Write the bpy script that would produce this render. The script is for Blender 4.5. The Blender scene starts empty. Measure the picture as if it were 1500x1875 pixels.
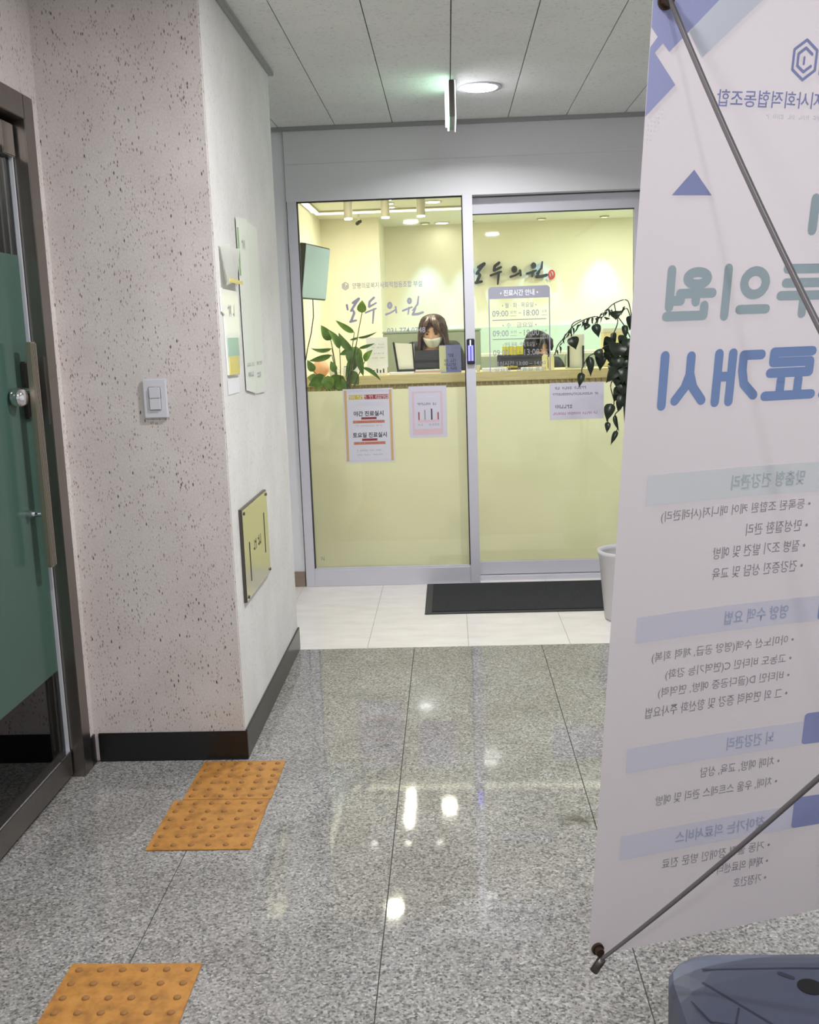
import bpy, bmesh, math, random
from mathutils import Vector, Matrix
random.seed(7)
S = bpy.context.scene
C = S.collection
V = Vector
# ---------------------------------------------------------------- camera (solved from the corridor's vanishing points)
FPX, YAW, PITCH, ROLL, CAMH = 1866.0, -0.0431, 0.17274, -0.03383, 1.47
_f = V((math.sin(YAW)*math.cos(PITCH), math.cos(YAW)*math.cos(PITCH), -math.sin(PITCH)))
_r0 = V((math.cos(YAW), -math.sin(YAW), 0)); _u0 = _r0.cross(_f)
_r = math.cos(ROLL)*_r0 + math.sin(ROLL)*_u0
_u = -math.sin(ROLL)*_r0 + math.cos(ROLL)*_u0
EYE = V((0, 0, CAMH))
cam_d = bpy.data.cameras.new('camera'); cam = bpy.data.objects.new('camera', cam_d); C.objects.link(cam)
cam_d.sensor_fit = 'HORIZONTAL'; cam_d.sensor_width = 36.0; cam_d.lens = FPX/1500*36.0
cam_d.clip_start = 0.05; cam_d.clip_end = 60
m3 = Matrix((_r, _u, -_f)).transposed()
cam.matrix_world = Matrix.Translation(EYE) @ m3.to_4x4()
S.camera = cam
def ray(x, y): return _f + _r*((x-750)/FPX) + _u*((937.5-y)/FPX)
def at(x, y, Y):            # where the sight line through photo point (x, y) meets the plane at depth Y
    d = ray(x, y); return EYE + d*(Y/d.y)
# ---------------------------------------------------------------- world and exposure
w = bpy.data.worlds.new('world'); S.world = w; w.use_nodes = True
w.node_tree.nodes['Background'].inputs[0].default_value = (0.9, 0.95, 1, 1)
w.node_tree.nodes['Background'].inputs[1].default_value = 0.02
S.view_settings.view_transform = 'Standard'; S.view_settings.look = 'None'
S.view_settings.exposure = 0.10; S.view_settings.gamma = 1.0; S.view_settings.use_curve_mapping = False
def area(name, loc, power, size, color, shape='DISK', sy=None, rot=(0, 0, 0), spread=math.pi):
    l = bpy.data.lights.new(name, 'AREA'); l.energy = power; l.size = size; l.shape = shape; l.color = color; l.spread = spread
    if sy: l.size_y = sy
    o = bpy.data.objects.new(name, l); C.objects.link(o); o.location = loc; o.rotation_euler = rot
    return o
COOL = (0.98, 0.98, 1.0); WARM = (1.0, 0.92, 0.74); FRESH = (0.90, 1.0, 0.82)
# corridor down-lights (fixtures are built further down at the same places)
HALL_LIGHTS = [(0.182, 5.147, 19), (0.30, 2.80, 38), (-0.35, 1.15, 22), (0.55, -0.4, 18)]
for x, y, p in HALL_LIGHTS: area('hall_downlight_lamp', (x, y, 2.594), p, 0.15, COOL, spread=math.radians(150 if y > 4 else 180))
# clinic down-lights
CLINIC_LIGHTS = [(-.42, 7.74, 4.5, .035), (-.42, 7.97, 4.5, .035), (-.42, 8.20, 4.5, .035), (-.09, 7.98, 9.5, .06), (-.03, 9.5, .3, .06), (-.47, 6.45, 9, .06), (1.25, 7.2, 19, .06), (1.5, 8.8, 13, .06)]  # the last two are added out of view to brighten the whole room
for x, y, p, r in CLINIC_LIGHTS: area('clinic_downlight_and_fill_lamp', (x, y, 2.425), p, r*1.8, FRESH if x > 1 else WARM)
def spot(name, loc, to, power, ang, blend, color, r=0.02):
    l = bpy.data.lights.new(name, 'SPOT'); l.energy = power; l.spot_size = math.radians(ang); l.spot_blend = blend; l.color = color; l.shadow_soft_size = r
    o = bpy.data.objects.new(name, l); C.objects.link(o); o.location = loc
    o.rotation_euler = (V(to)-V(loc)).to_track_quat('-Z', 'Y').to_euler()
    return o
WASH = [0.22, 0.86, 1.42, 2.0, -0.18]
for x in WASH: spot('wall_washer_lamp', (x, 9.47, 2.42), (x, 9.62, 0.9), 30, 56, 0.8, (0.36, 0.72, 1.0))
# ---------------------------------------------------------------- materials
def mat(name, col=(.8, .8, .8), rough=.5, metal=0, spec=.5, emit=None, es=0, coat=0, build=None):
    m = bpy.data.materials.new(name); m.use_nodes = True
    b = m.node_tree.nodes['Principled BSDF']
    b.inputs['Base Color'].default_value = (*col, 1); b.inputs['Roughness'].default_value = rough
    b.inputs['Metallic'].default_value = metal; b.inputs['Specular IOR Level'].default_value = spec
    b.inputs['Coat Weight'].default_value = coat
    if emit: b.inputs['Emission Color'].default_value = (*emit, 1); b.inputs['Emission Strength'].default_value = es
    if build: build(m.node_tree, b)
    return m
def srgb(r, g, b):
    f = lambda c: (c/255/12.92 if c <= 10 else ((c/255+.055)/1.055)**2.4)
    return (f(r), f(g), f(b))
def node(t, kind, **kw):
    n = t.nodes.new(kind)
    for k, v in kw.items():
        if k in n.inputs: n.inputs[k].default_value = v
        else: setattr(n, k, v)
    return n
def ramp(t, src, stops, interp='LINEAR'):
    r = t.nodes.new('ShaderNodeValToRGB'); r.color_ramp.interpolation = interp
    while len(r.color_ramp.elements) < len(stops): r.color_ramp.elements.new(.5)
    for e, (p, c) in zip(r.color_ramp.elements, stops): e.position = p; e.color = (*c, 1)
    t.links.new(src, r.inputs[0]); return r.outputs[0]
def coords(t, scale=(1, 1, 1), rot=(0, 0, 0)):
    # world position, so that neighbouring pieces do not repeat
    g = t.nodes.new('ShaderNodeNewGeometry'); mp = t.nodes.new('ShaderNodeMapping')
    mp.inputs['Scale'].default_value = scale; mp.inputs['Rotation'].default_value = rot
    t.links.new(g.outputs['Position'], mp.inputs[0]); return mp.outputs[0]
def mix(t, a, b, fac, blend='MIX'):
    n = t.nodes.new('ShaderNodeMix'); n.data_type = 'RGBA'; n.blend_type = blend
    for i, v in ((0, fac), (6, a), (7, b)):
        if isinstance(v, (int, float)): n.inputs[i].default_value = v
        elif isinstance(v, tuple): n.inputs[i].default_value = (*v, 1)
        else: t.links.new(v, n.inputs[i])
    return n.outputs[2]
def noise(t, vec, scale, detail=2, rough=.5, out='Fac'):
    n = t.nodes.new('ShaderNodeTexNoise'); n.inputs['Scale'].default_value = scale; n.inputs['Detail'].default_value = detail; n.inputs['Roughness'].default_value = rough
    t.links.new(vec, n.inputs['Vector']); return n.outputs[out]
def vor(t, vec, scale, out='Distance', rnd=1):
    n = t.nodes.new('ShaderNodeTexVoronoi'); n.inputs['Scale'].default_value = scale; n.inputs['Randomness'].default_value = rnd
    t.links.new(vec, n.inputs['Vector']); return n.outputs[out]
def bump(t, b, h, strength=.2, dist=.002):
    n = t.nodes.new('ShaderNodeBump'); n.inputs['Strength'].default_value = strength; n.inputs['Distance'].default_value = dist
    t.links.new(h, n.inputs['Height']); t.links.new(n.outputs[0], b.inputs['Normal'])
def b_granite(t, b):
    v = coords(t)
    f1 = noise(t, v, 150, 2, .6); f2 = vor(t, v, 165, 'Color'); f3 = noise(t, v, 3.2, 3); f4 = noise(t, v, 420, 1)
    s = t.nodes.new('ShaderNodeSeparateColor'); t.links.new(f2, s.inputs[0])
    c1 = ramp(t, s.outputs[0], [(0, (.055, .054, .053)), (.12, (.10, .098, .095)), (.30, (.24, .235, .23)), (.62, (.34, .33, .32)), (.9, (.46, .45, .44)), (1, (.62, .61, .60))])
    c2 = ramp(t, f1, [(.36, (.12, .118, .115)), (.5, (.30, .292, .285)), (.66, (.44, .43, .42))])
    c = mix(t, c1, c2, .38)
    stain = ramp(t, f3, [(.38, (.66, .645, .61)), (.6, (.94, .935, .92))])
    c = mix(t, c, stain, .55, 'MULTIPLY')
    nz = noise(t, v, 28, 3, .6)
    for (sx, sy, rx, ry, k) in ((.355, 2.905, .07, .06, .75), (-.093, 2.566, .022, .02, .8), (-.047, 2.457, .026, .02, .8), (.347, 3.263, .05, .05, .35), (.25, 3.05, .03, .03, .4), (-.30, 1.95, .05, .03, .3)):
        sb = t.nodes.new('ShaderNodeVectorMath'); sb.operation = 'SUBTRACT'; t.links.new(v, sb.inputs[0]); sb.inputs[1].default_value = (sx, sy, 0)
        dv = t.nodes.new('ShaderNodeVectorMath'); dv.operation = 'DIVIDE'; t.links.new(sb.outputs[0], dv.inputs[0]); dv.inputs[1].default_value = (rx, ry, 1)
        ln = t.nodes.new('ShaderNodeVectorMath'); ln.operation = 'LENGTH'; t.links.new(dv.outputs[0], ln.inputs[0])
        ad = t.nodes.new('ShaderNodeMath'); ad.operation = 'MULTIPLY_ADD'; t.links.new(nz, ad.inputs[0]); ad.inputs[1].default_value = 2.2; t.links.new(ln.outputs['Value'], ad.inputs[2])
        mr = t.nodes.new('ShaderNodeMapRange'); mr.inputs['From Min'].default_value = 1.0; mr.inputs['From Max'].default_value = 2.1; mr.inputs['To Min'].default_value = k; mr.inputs['To Max'].default_value = 0
        t.links.new(ad.outputs[0], mr.inputs[0])
        c = mix(t, c, srgb(58, 54, 46), mr.outputs[0])
    t.links.new(c, b.inputs['Base Color'])
    t.links.new(ramp(t, noise(t, v, 9, 3), [(.3, (.025,)*3), (.7, (.055,)*3)]), b.inputs['Roughness'])
def b_fleck(t, b, pale=False):
    v = coords(t, (1, 1, .36), (.10, .22, 0))
    base = ramp(t, noise(t, coords(t), 5, 3), [(.3, srgb(205, 197, 193)), (.7, srgb(216, 209, 205))])
    base = mix(t, base, ramp(t, noise(t, coords(t, (1, 1, .6)), 210, 2, .7), [(.35, (.88, .87, .86)), (.6, (1, 1, 1))]), 1.0, 'MULTIPLY')
    def layer(sc, k0, lo, hi, g0, g1):
        f_ = ramp(t, vor(t, v, sc), [(lo, (1, 1, 1)), (hi, (0, 0, 0))]); g_ = ramp(t, noise(t, v, k0, 1), [(g0, (0, 0, 0)), (g1, (1, 1, 1))])
        return mix(t, f_, g_, 1.0, 'MULTIPLY')
    if pale: base = ramp(t, noise(t, coords(t), 5, 3), [(.3, srgb(216, 214, 210)), (.7, srgb(226, 224, 221))])
    c0 = base
    c = mix(t, base, srgb(158, 134, 122), layer(150, 37, .16, .30, .44, .54))
    c = mix(t, c, srgb(128, 104, 94), layer(95, 31, .12, .24, .47, .56))
    c = mix(t, c, srgb(74, 66, 64), layer(66, 23, .10, .19, .53, .60))
    if pale: c = mix(t, c0, c, .35)
    t.links.new(c, b.inputs['Base Color'])
    bump(t, b, noise(t, coords(t), 180, 2), .25, .002)
def b_paint(t, b):
    v = coords(t)
    c0 = b.inputs['Base Color'].default_value[:3]
    t.links.new(ramp(t, noise(t, v, 2.5, 3), [(.3, tuple(x*.96 for x in c0)), (.7, c0)]), b.inputs['Base Color'])
    bump(t, b, noise(t, v, 140, 2), .08, .001)
def b_ceil(t, b):
    v = coords(t); c0 = b.inputs['Base Color'].default_value[:3]
    spec = ramp(t, noise(t, v, 75, 2, .7), [(.30, tuple(x*.72 for x in c0)), (.42, c0)])
    t.links.new(mix(t, spec, ramp(t, noise(t, v, 4, 2), [(.3, (.94,)*3), (.7, (1, 1, 1))]), 1.0, 'MULTIPLY'), b.inputs['Base Color'])
    bump(t, b, noise(t, v, 75, 2, .7), .3, .002)
def b_brushed(t, b):
    v = coords(t, (400, 400, 6)); c0 = b.inputs['Base Color'].default_value[:3]
    t.links.new(ramp(t, noise(t, v, 1, 2), [(.3, tuple(x*.85 for x in c0)), (.7, c0)]), b.inputs['Base Color'])
def b_mat(t, b):
    v = coords(t); n = noise(t, v, 260, 2)
    t.links.new(ramp(t, n, [(.3, (.006, .007, .009)), (.7, (.035, .036, .037))]), b.inputs['Base Color']); bump(t, b, n, .8, .004)
def b_tactile(t, b):
    v = coords(t)
    t.links.new(ramp(t, noise(t, v, 22, 4, .65), [(.3, srgb(142, 96, 44)), (.55, srgb(178, 124, 56)), (.8, srgb(188, 136, 70))]), b.inputs['Base Color'])
    bump(t, b, noise(t, v, 200, 2), .15, .001)
def b_tile(t, b):
    v = coords(t, (1, 3, 1))
    t.links.new(ramp(t, noise(t, v, 5, 4, .6), [(.3, srgb(222, 217, 210)), (.7, srgb(236, 232, 226))]), b.inputs['Base Color'])
def b_wood(t, b):
    v = coords(t, (2, 2, 40)); c0 = b.inputs['Base Color'].default_value[:3]
    t.links.new(ramp(t, noise(t, v, 3, 3), [(.3, tuple(x*.8 for x in c0)), (.7, c0)]), b.inputs['Base Color'])
def b_hair(t, b):
    v = coords(t, (90, 90, 8)); c0 = b.inputs['Base Color'].default_value[:3]
    t.links.new(ramp(t, noise(t, v, 3, 3), [(.35, tuple(x*.35 for x in c0)), (.7, tuple(x*1.6 for x in c0))]), b.inputs['Base Color'])
def b_leaf(t, b):
    v = coords(t); c0 = b.inputs['Base Color'].default_value[:3]
    t.links.new(ramp(t, noise(t, v, 30, 2), [(.3, tuple(x*.65 for x in c0)), (.7, c0)]), b.inputs['Base Color'])
def glass_mat(name, tint=(1, 1, 1), ior=1.45):
    m = bpy.data.materials.new(name); m.use_nodes = True; t = m.node_tree; t.nodes.clear()
    o = t.nodes.new('ShaderNodeOutputMaterial'); mx = t.nodes.new('ShaderNodeMixShader')
    fr = t.nodes.new('ShaderNodeFresnel'); fr.inputs[0].default_value = ior
    tr = t.nodes.new('ShaderNodeBsdfTransparent'); tr.inputs[0].default_value = (*tint, 1)
    gl = t.nodes.new('ShaderNodeBsdfGlossy'); gl.inputs['Roughness'].default_value = .02
    t.links.new(fr.outputs[0], mx.inputs[0]); t.links.new(tr.outputs[0], mx.inputs[1]); t.links.new(gl.outputs[0], mx.inputs[2]); t.links.new(mx.outputs[0], o.inputs[0])
    return m
def film_mat(name, col, trans=.6, gloss=.05):
    m = bpy.data.materials.new(name); m.use_nodes = True; t = m.node_tree; t.nodes.clear()
    o = t.nodes.new('ShaderNodeOutputMaterial'); mx = t.nodes.new('ShaderNodeMixShader'); m2 = t.nodes.new('ShaderNodeMixShader')
    d = t.nodes.new('ShaderNodeBsdfDiffuse'); tl = t.nodes.new('ShaderNodeBsdfTranslucent'); gl = t.nodes.new('ShaderNodeBsdfGlossy')
    for n in (d, tl): n.inputs[0].default_value = (*col, 1)
    gl.inputs['Roughness'].default_value = .12
    mx.inputs[0].default_value = trans; m2.inputs[0].default_value = gloss
    t.links.new(d.outputs[0], mx.inputs[1]); t.links.new(tl.outputs[0], mx.inputs[2])
    t.links.new(mx.outputs[0], m2.inputs[1]); t.links.new(gl.outputs[0], m2.inputs[2]); t.links.new(m2.outputs[0], o.inputs[0])
    return m
M = dict(
    granite=mat('granite', rough=.2, build=b_granite), joint=mat('joint_filler', (.05, .048, .045), .9),
    tile=mat('porcelain', rough=.28, build=b_tile), tilejoint=mat('tile_grout', srgb(150, 146, 140), .9),
    fleck=mat('flecked_wall_coat', rough=.7, build=b_fleck), flecklit=mat('lit_flecked_wall_coat', rough=.7, build=lambda t, b: b_fleck(t, b, True)), white=mat('white_wall_paint', srgb(226, 227, 230), .6, build=b_paint),
    ceil=mat('mineral_ceiling_board', srgb(224, 226, 221), .9, build=b_ceil), ceilgap=mat('ceiling_gap', (.03, .03, .03), .9),
    alu=mat('white_aluminium', srgb(205, 204, 212), .35, build=b_paint), fascia=mat('fascia_panel', srgb(214, 214, 216), .5, build=b_paint),
    gasket=mat('dark_gasket', (.03, .03, .032), .6), black=mat('black_baseboard', (.006, .006, .007), .35, coat=.2),
    steel=mat('stainless_steel', srgb(150, 144, 138), .32, 1, build=b_brushed), chrome=mat('chrome', (.8, .8, .82), .08, 1),
    steeldk=mat('dark_metal', srgb(98, 94, 90), .35, .9), trim=mat('ceiling_trim', srgb(150, 152, 151), .5),
    handle=mat('satin_handle', srgb(176, 166, 150), .3, .85), glass=glass_mat('clear_glass', (.97, .99, .98)), darkglass=glass_mat('tinted_glass', (.78, .84, .82)),
    film=film_mat('cream_window_film', srgb(242, 240, 222), .66), teal=film_mat('teal_frosted_film', srgb(84, 116, 104), .35, .10),
    cream=mat('cream_wall_paint', srgb(243, 238, 216), .6, build=b_paint), clinicwhite=mat('clinic_ceiling_paint', srgb(240, 238, 220), .7),
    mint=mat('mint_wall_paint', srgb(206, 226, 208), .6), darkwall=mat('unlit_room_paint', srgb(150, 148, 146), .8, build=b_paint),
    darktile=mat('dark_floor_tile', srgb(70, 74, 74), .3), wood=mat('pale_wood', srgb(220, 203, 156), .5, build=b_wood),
    wooddk=mat('darker_wood', srgb(176, 156, 110), .5, build=b_wood), woodbb=mat('grey_brown_wood', srgb(150, 132, 118), .5, build=b_wood), mat_=mat('rubber_mat_pile', rough=.95, build=b_mat), matedge=mat('rubber_mat_edge', (.05, .05, .047), .7),
    tact=mat('tactile_yellow', rough=.6, build=b_tactile), tactdot=mat('worn_tactile_dome', srgb(146, 102, 52), .7),
    plate=mat('white_switch_plastic', srgb(205, 205, 210), .35), plate2=mat('switch_rocker_plastic', srgb(188, 190, 196), .35),
    brass=mat('polished_brass', srgb(222, 218, 172), .16, .75), engr=mat('engraved_black', (.01, .01, .01), .5),
    posterpaper=mat('poster_paper', srgb(212, 211, 220), .5), paper=mat('white_paper', srgb(226, 226, 228), .6), paper2=mat('pale_green_paper', srgb(222, 227, 217), .5), lilac=mat('lilac_paper', srgb(206, 203, 216), .6),
    ban=film_mat('banner_cloth', srgb(214, 207, 211), .38, 0), pole=mat('grey_pole', srgb(120, 116, 118), .35, .4), knob=mat('brown_eyelet_knob', srgb(66, 52, 40), .35, .3),
    tank=mat('slate_plastic', srgb(82, 88, 108), .42), tankhole=mat('dark_hole', (.004, .004, .005), .6), tankline=mat('tank_crease', srgb(50, 55, 72), .5),
    ink_teal=mat('teal_ink', srgb(176, 194, 201), .7), ink_blue=mat('blue_ink', srgb(134, 160, 210), .7), ink_indigo=mat('indigo_ink', srgb(172, 177, 220), .7),
    ink_tri=mat('slate_blue_ink', srgb(152, 160, 206), .7), ink_pale=mat('pale_blue_ink', srgb(222, 227, 238), .7), ink_grey=mat('grey_ink', srgb(158, 153, 158), .7),
    ink_bar1=mat('pale_teal_ink', srgb(234, 237, 240), .7), ink_bar2=mat('pale_lilac_ink', srgb(226, 224, 238), .7), ink_txt1=mat('soft_teal_ink', srgb(190, 204, 210), .7), ink_txt2=mat('soft_blue_ink', srgb(176, 184, 212), .7), ink_white=mat('white_ink', srgb(232, 230, 234), .7),
    vinyl=mat('grey_vinyl', srgb(158, 158, 172), .5), vinyltxt=mat('light_grey_vinyl', srgb(150, 154, 162), .5), vinylw=mat('white_vinyl', srgb(245, 246, 248), .5),
    letter=mat('black_acrylic', (.015, .015, .017), .3), seal=mat('red_seal', srgb(200, 40, 30), .4),
    inkblack=mat('black_ink', (.02, .02, .025), .7), inkred=mat('red_ink', srgb(160, 70, 74), .7), inkyel=mat('yellow_ink', srgb(196, 176, 66), .7), inkor=mat('orange_ink', srgb(196, 132, 108), .7), inkgold=mat('gold_ink', srgb(204, 170, 116), .7), inkpink=mat('pink_ink', srgb(214, 186, 192), .7),
    emitcool=mat('lamp_diffuser', (.9, .9, .9), .4, emit=(1, .98, .97), es=9), emitwarm=mat('warm_lamp_diffuser', (.9, .9, .85), .4, emit=(1, .95, .84), es=8),
    emitstrip=mat('led_strip', (.9, .9, .8), .4, emit=(1, .94, .70), es=1.7), exitgreen=mat('exit_sign_face', (.6, .9, .7), .4, emit=(.66, 1, .80), es=3.2), exitwhite=mat('exit_sign_rim', (.9, .9, .95), .4, emit=(.9, .9, 1), es=1.2),
    ledblue=mat('blue_led', (.1, .1, .5), .4, emit=(.16, .15, .95), es=2.6), ledwhite=mat('white_led', (.5, .7, 1), .4, emit=(.5, .8, 1), es=3),
    blackplastic=mat('black_plastic', (.012, .012, .014), .35), monitor=mat('monitor_back_plastic', srgb(52, 54, 62), .4), screen=mat('tv_screen', srgb(110, 130, 130), .25, emit=srgb(158, 180, 182), es=.45),
    sage=mat('sage_panel', srgb(172, 182, 160), .6), offwhite=mat('off_white_plastic', srgb(232, 230, 215), .4), acrylic=mat('acrylic_blue_card', srgb(128, 134, 190), .3), cardcream=mat('cream_card', srgb(206, 206, 170), .5),
    yellow=mat('yellow_box', srgb(236, 226, 70), .5), creambox=mat('cream_carton', srgb(240, 228, 170), .5), peach=mat('peach_ceramic', srgb(232, 178, 140), .4),
    skin=mat('skin', srgb(222, 174, 146), .5), mask=mat('face_mask', srgb(226, 226, 222), .8), hair=mat('brown_hair', srgb(92, 62, 48), .45, build=b_hair), hairb=mat('black_hair', srgb(40, 34, 34), .45, build=b_hair), coat=mat('black_jacket', (.014, .014, .017), .8), shirt=mat('grey_blouse', srgb(120, 124, 132), .8), eye=mat('dark_eye', (.02, .015, .01), .2),
    leaf=mat('green_leaf', srgb(112, 152, 66), .4, build=b_leaf), leaf2=mat('fresh_green_leaf', srgb(142, 184, 60), .4, build=b_leaf), leafdk=mat('dark_glossy_leaf', srgb(30, 44, 22), .3, build=b_leaf), stem=mat('plant_stem', srgb(84, 92, 48), .6), stemdk=mat('dark_branch', srgb(52, 52, 46), .6), soil=mat('potting_soil', srgb(44, 36, 30), .95), pot=mat('white_glazed_pot', srgb(200, 198, 200), .4), potb=mat('ivory_pot', srgb(226, 220, 200), .4),
    laminate=mat('laminate_sheet', srgb(246, 247, 240), .15, coat=.5), lamyel=mat('laminate_yellow_print', srgb(240, 224, 120), .15, coat=.5), lamgreen=mat('laminate_green_print', srgb(170, 206, 190), .15, coat=.5), green_edge=mat('green_print', srgb(120, 160, 100), .4), shade=mat('lamp_housing', srgb(190, 184, 160), .5),
)
# ---------------------------------------------------------------- helpers
WM = {}
def finish(name, me, m, parent=None, smooth=False, pivot=None):
    """world-space mesh data -> object; children are re-expressed in their parent's space"""
    if m is not None and not me.materials: me.materials.append(m)
    if smooth:
        for p in me.polygons: p.use_smooth = True
    o = bpy.data.objects.new(name, me); C.objects.link(o)
    if parent is not None:
        me.transform(WM[parent.name].inverted()); o.parent = parent; WM[o.name] = WM[parent.name].copy()
    else:
        if pivot is None:
            xs = [v.co for v in me.vertices]
            pivot = V(((min(v.x for v in xs)+max(v.x for v in xs))/2, (min(v.y for v in xs)+max(v.y for v in xs))/2, min(v.z for v in xs)))
        me.transform(Matrix.Translation(-V(pivot))); o.location = pivot; WM[o.name] = Matrix.Translation(V(pivot))
    return o
def obj(name, bm, m, parent=None, smooth=False, pivot=None):
    bmesh.ops.recalc_face_normals(bm, faces=bm.faces)
    me = bpy.data.meshes.new(name); bm.to_mesh(me); bm.free()
    return finish(name, me, m, parent, smooth, pivot)
def thing(name, loc, label, cat, group=None, rot=0):
    o = bpy.data.objects.new(name, None); C.objects.link(o); o.location = loc; o.rotation_euler.z = rot; o.empty_display_size = .05
    WM[o.name] = Matrix.Translation(V(loc)) @ Matrix.Rotation(rot, 4, 'Z')
    return tag(o, label, cat, group)
def tag(o, label, cat, group=None):
    o['label'] = label; o['category'] = cat
    if group: o['group'] = group
    return o
def struct(o): o['kind'] = 'structure'; return o
def stuff(o): o['kind'] = 'stuff'; return o
def add_box(bm, lo, hi, bev=0, mtx=None, seg=2):
    c = (V(lo)+V(hi))/2; d = V(hi)-V(lo)
    r = bmesh.ops.create_cube(bm, size=1, matrix=Matrix.Translation(c) @ Matrix.Diagonal((*d, 1)))
    vs = r['verts']
    if bev:
        es = list({e for v in vs for e in v.link_edges})
        b = bmesh.ops.bevel(bm, geom=es, offset=bev, segments=seg, affect='EDGES', clamp_overlap=True)
        vs = list({v for f in b['faces'] for v in f.verts} | {v for v in vs if v.is_valid})
    if mtx is not None: bmesh.ops.transform(bm, matrix=mtx, verts=vs)
    return vs
def box(name, lo, hi, m, parent=None, bev=0, mtx=None):
    bm = bmesh.new(); add_box(bm, lo, hi, bev, mtx); return obj(name, bm, m, parent)
def add_cyl(bm, p0, p1, r0, r1=None, n=20, caps=True):
    p0, p1 = V(p0), V(p1); d = p1-p0; r1 = r0 if r1 is None else r1
    q = d.to_track_quat('Z', 'Y').to_matrix().to_4x4()
    return bmesh.ops.create_cone(bm, cap_ends=caps, segments=n, radius1=r0, radius2=r1, depth=d.length, matrix=Matrix.Translation((p0+p1)/2) @ q)['verts']
def cyl(name, p0, p1, r0, m, parent=None, r1=None, n=20, smooth=False):
    bm = bmesh.new(); add_cyl(bm, p0, p1, r0, r1, n); return obj(name, bm, m, parent, smooth)
def add_tube(bm, pts, r, n=8, caps=True):
    pts = [V(p) for p in pts]; rs = r if isinstance(r, (list, tuple)) else [r]*len(pts); rings = []
    up = V((0, 0, 1)) if abs((pts[1]-pts[0]).normalized().z) < .9 else V((1, 0, 0))
    for i, p in enumerate(pts):
        d = (pts[min(i+1, len(pts)-1)]-pts[max(i-1, 0)]).normalized()
        a = d.cross(up).normalized(); b = d.cross(a).normalized()
        rings.append([bm.verts.new(p+(a*math.cos(k*math.tau/n)+b*math.sin(k*math.tau/n))*rs[i]) for k in range(n)])
    for A, B in zip(rings, rings[1:]):
        for k in range(n): bm.faces.new((A[k], A[(k+1) % n], B[(k+1) % n], B[k]))
    if caps: bm.faces.new(rings[0][::-1]); bm.faces.new(rings[-1])
def tube(name, pts, r, m, parent=None, n=8):
    bm = bmesh.new(); add_tube(bm, pts, r, n); return obj(name, bm, m, parent, True)
def bez(a, b, c, n=14): return [V(a)*(1-t)**2+V(b)*2*t*(1-t)+V(c)*t*t for t in [i/n for i in range(n+1)]]
def add_lathe(bm, prof, loc, n=28):
    loc = V(loc); rings = []
    for r, z in prof:
        rings.append([bm.verts.new(loc+V((max(r, 1e-4)*math.cos(k*math.tau/n), max(r, 1e-4)*math.sin(k*math.tau/n), z))) for k in range(n)])
    for A, B in zip(rings, rings[1:]):
        for k in range(n): bm.faces.new((A[k], A[(k+1) % n], B[(k+1) % n], B[k]))
def lathe(name, prof, loc, m, parent=None, n=28):
    bm = bmesh.new(); add_lathe(bm, prof, loc, n); return obj(name, bm, m, parent, True)
def sphere(name, c, r, m, parent=None, n=14):
    bm = bmesh.new(); bmesh.ops.create_uvsphere(bm, u_segments=n+4, v_segments=n, radius=1, matrix=Matrix.Translation(V(c)) @ Matrix.Diagonal((*(r if isinstance(r, tuple) else (r, r, r)), 1)))
    return obj(name, bm, m, parent, True)
class Plane:
    """a flat sheet's own axes: P(a, b, d) = origin + a*u + b*v + d*n (n towards the viewer)"""
    def __init__(s, o, u, v, n=None):
        s.o = V(o); s.u = V(u).normalized(); s.v = V(v).normalized(); s.n = V(n).normalized() if n is not None else s.u.cross(s.v).normalized()
    def __call__(s, a, b, d=0): return s.o+s.u*a+s.v*b+s.n*d
_step = [0]
def add_poly(bm, pl, pts, d=.0006, th=0):
    _step[0] = (_step[0]+1) % 23; d += _step[0]*4e-6; th += _step[0]*4e-6 if th else 0
    f = bm.faces.new([bm.verts.new(pl(a, b, d)) for a, b in pts])
    if th:
        r = bmesh.ops.extrude_face_region(bm, geom=[f]); bmesh.ops.translate(bm, vec=pl.n*th, verts=[g for g in r['geom'] if isinstance(g, bmesh.types.BMVert)])
def rect(a0, b0, a1, b1): return [(a0, b0), (a1, b0), (a1, b1), (a0, b1)]
def rrect(a0, b0, a1, b1, r, n=5):
    out = []
    for cx, cy, s in ((a1-r, b1-r, 0), (a0+r, b1-r, 90), (a0+r, b0+r, 180), (a1-r, b0+r, 270)):
        out += [(cx+r*math.cos(math.radians(s+90*i/n)), cy+r*math.sin(math.radians(s+90*i/n))) for i in range(n+1)]
    return out
def poly(name, pl, pts, m, parent, d=.0006, th=0):
    bm = bmesh.new(); add_poly(bm, pl, pts, d, th); return obj(name, bm, m, parent)
def sheet(name, pl, pts, m, th=.0008, parent=None):
    return poly(name, pl, pts, m, parent, 0, th)
def add_stroke(bm, pl, pts, wd, d=.0008, th=0, n=8):
    """a brush stroke: width wd (or one per point) with round ends and joints"""
    ws = wd if isinstance(wd, (list, tuple)) else [wd]*len(pts)
    for (p, q, a, b) in zip(pts, pts[1:], ws, ws[1:]):
        dx, dy = q[0]-p[0], q[1]-p[1]; L = math.hypot(dx, dy) or 1; nx, ny = -dy/L, dx/L
        add_poly(bm, pl, [(p[0]+nx*a/2, p[1]+ny*a/2), (p[0]-nx*a/2, p[1]-ny*a/2), (q[0]-nx*b/2, q[1]-ny*b/2), (q[0]+nx*b/2, q[1]+ny*b/2)], d, th)
    for p, a in zip(pts, ws):
        add_poly(bm, pl, [(p[0]+a/2*math.cos(k*math.tau/n/1.0), p[1]+a/2*math.sin(k*math.tau/n)) for k in range(n)], d, th)
def ell(cx, cy, rx, ry, n=16): return [(cx+rx*math.cos(k*math.tau/n), cy+ry*math.sin(k*math.tau/n)) for k in range(n+1)]
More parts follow.
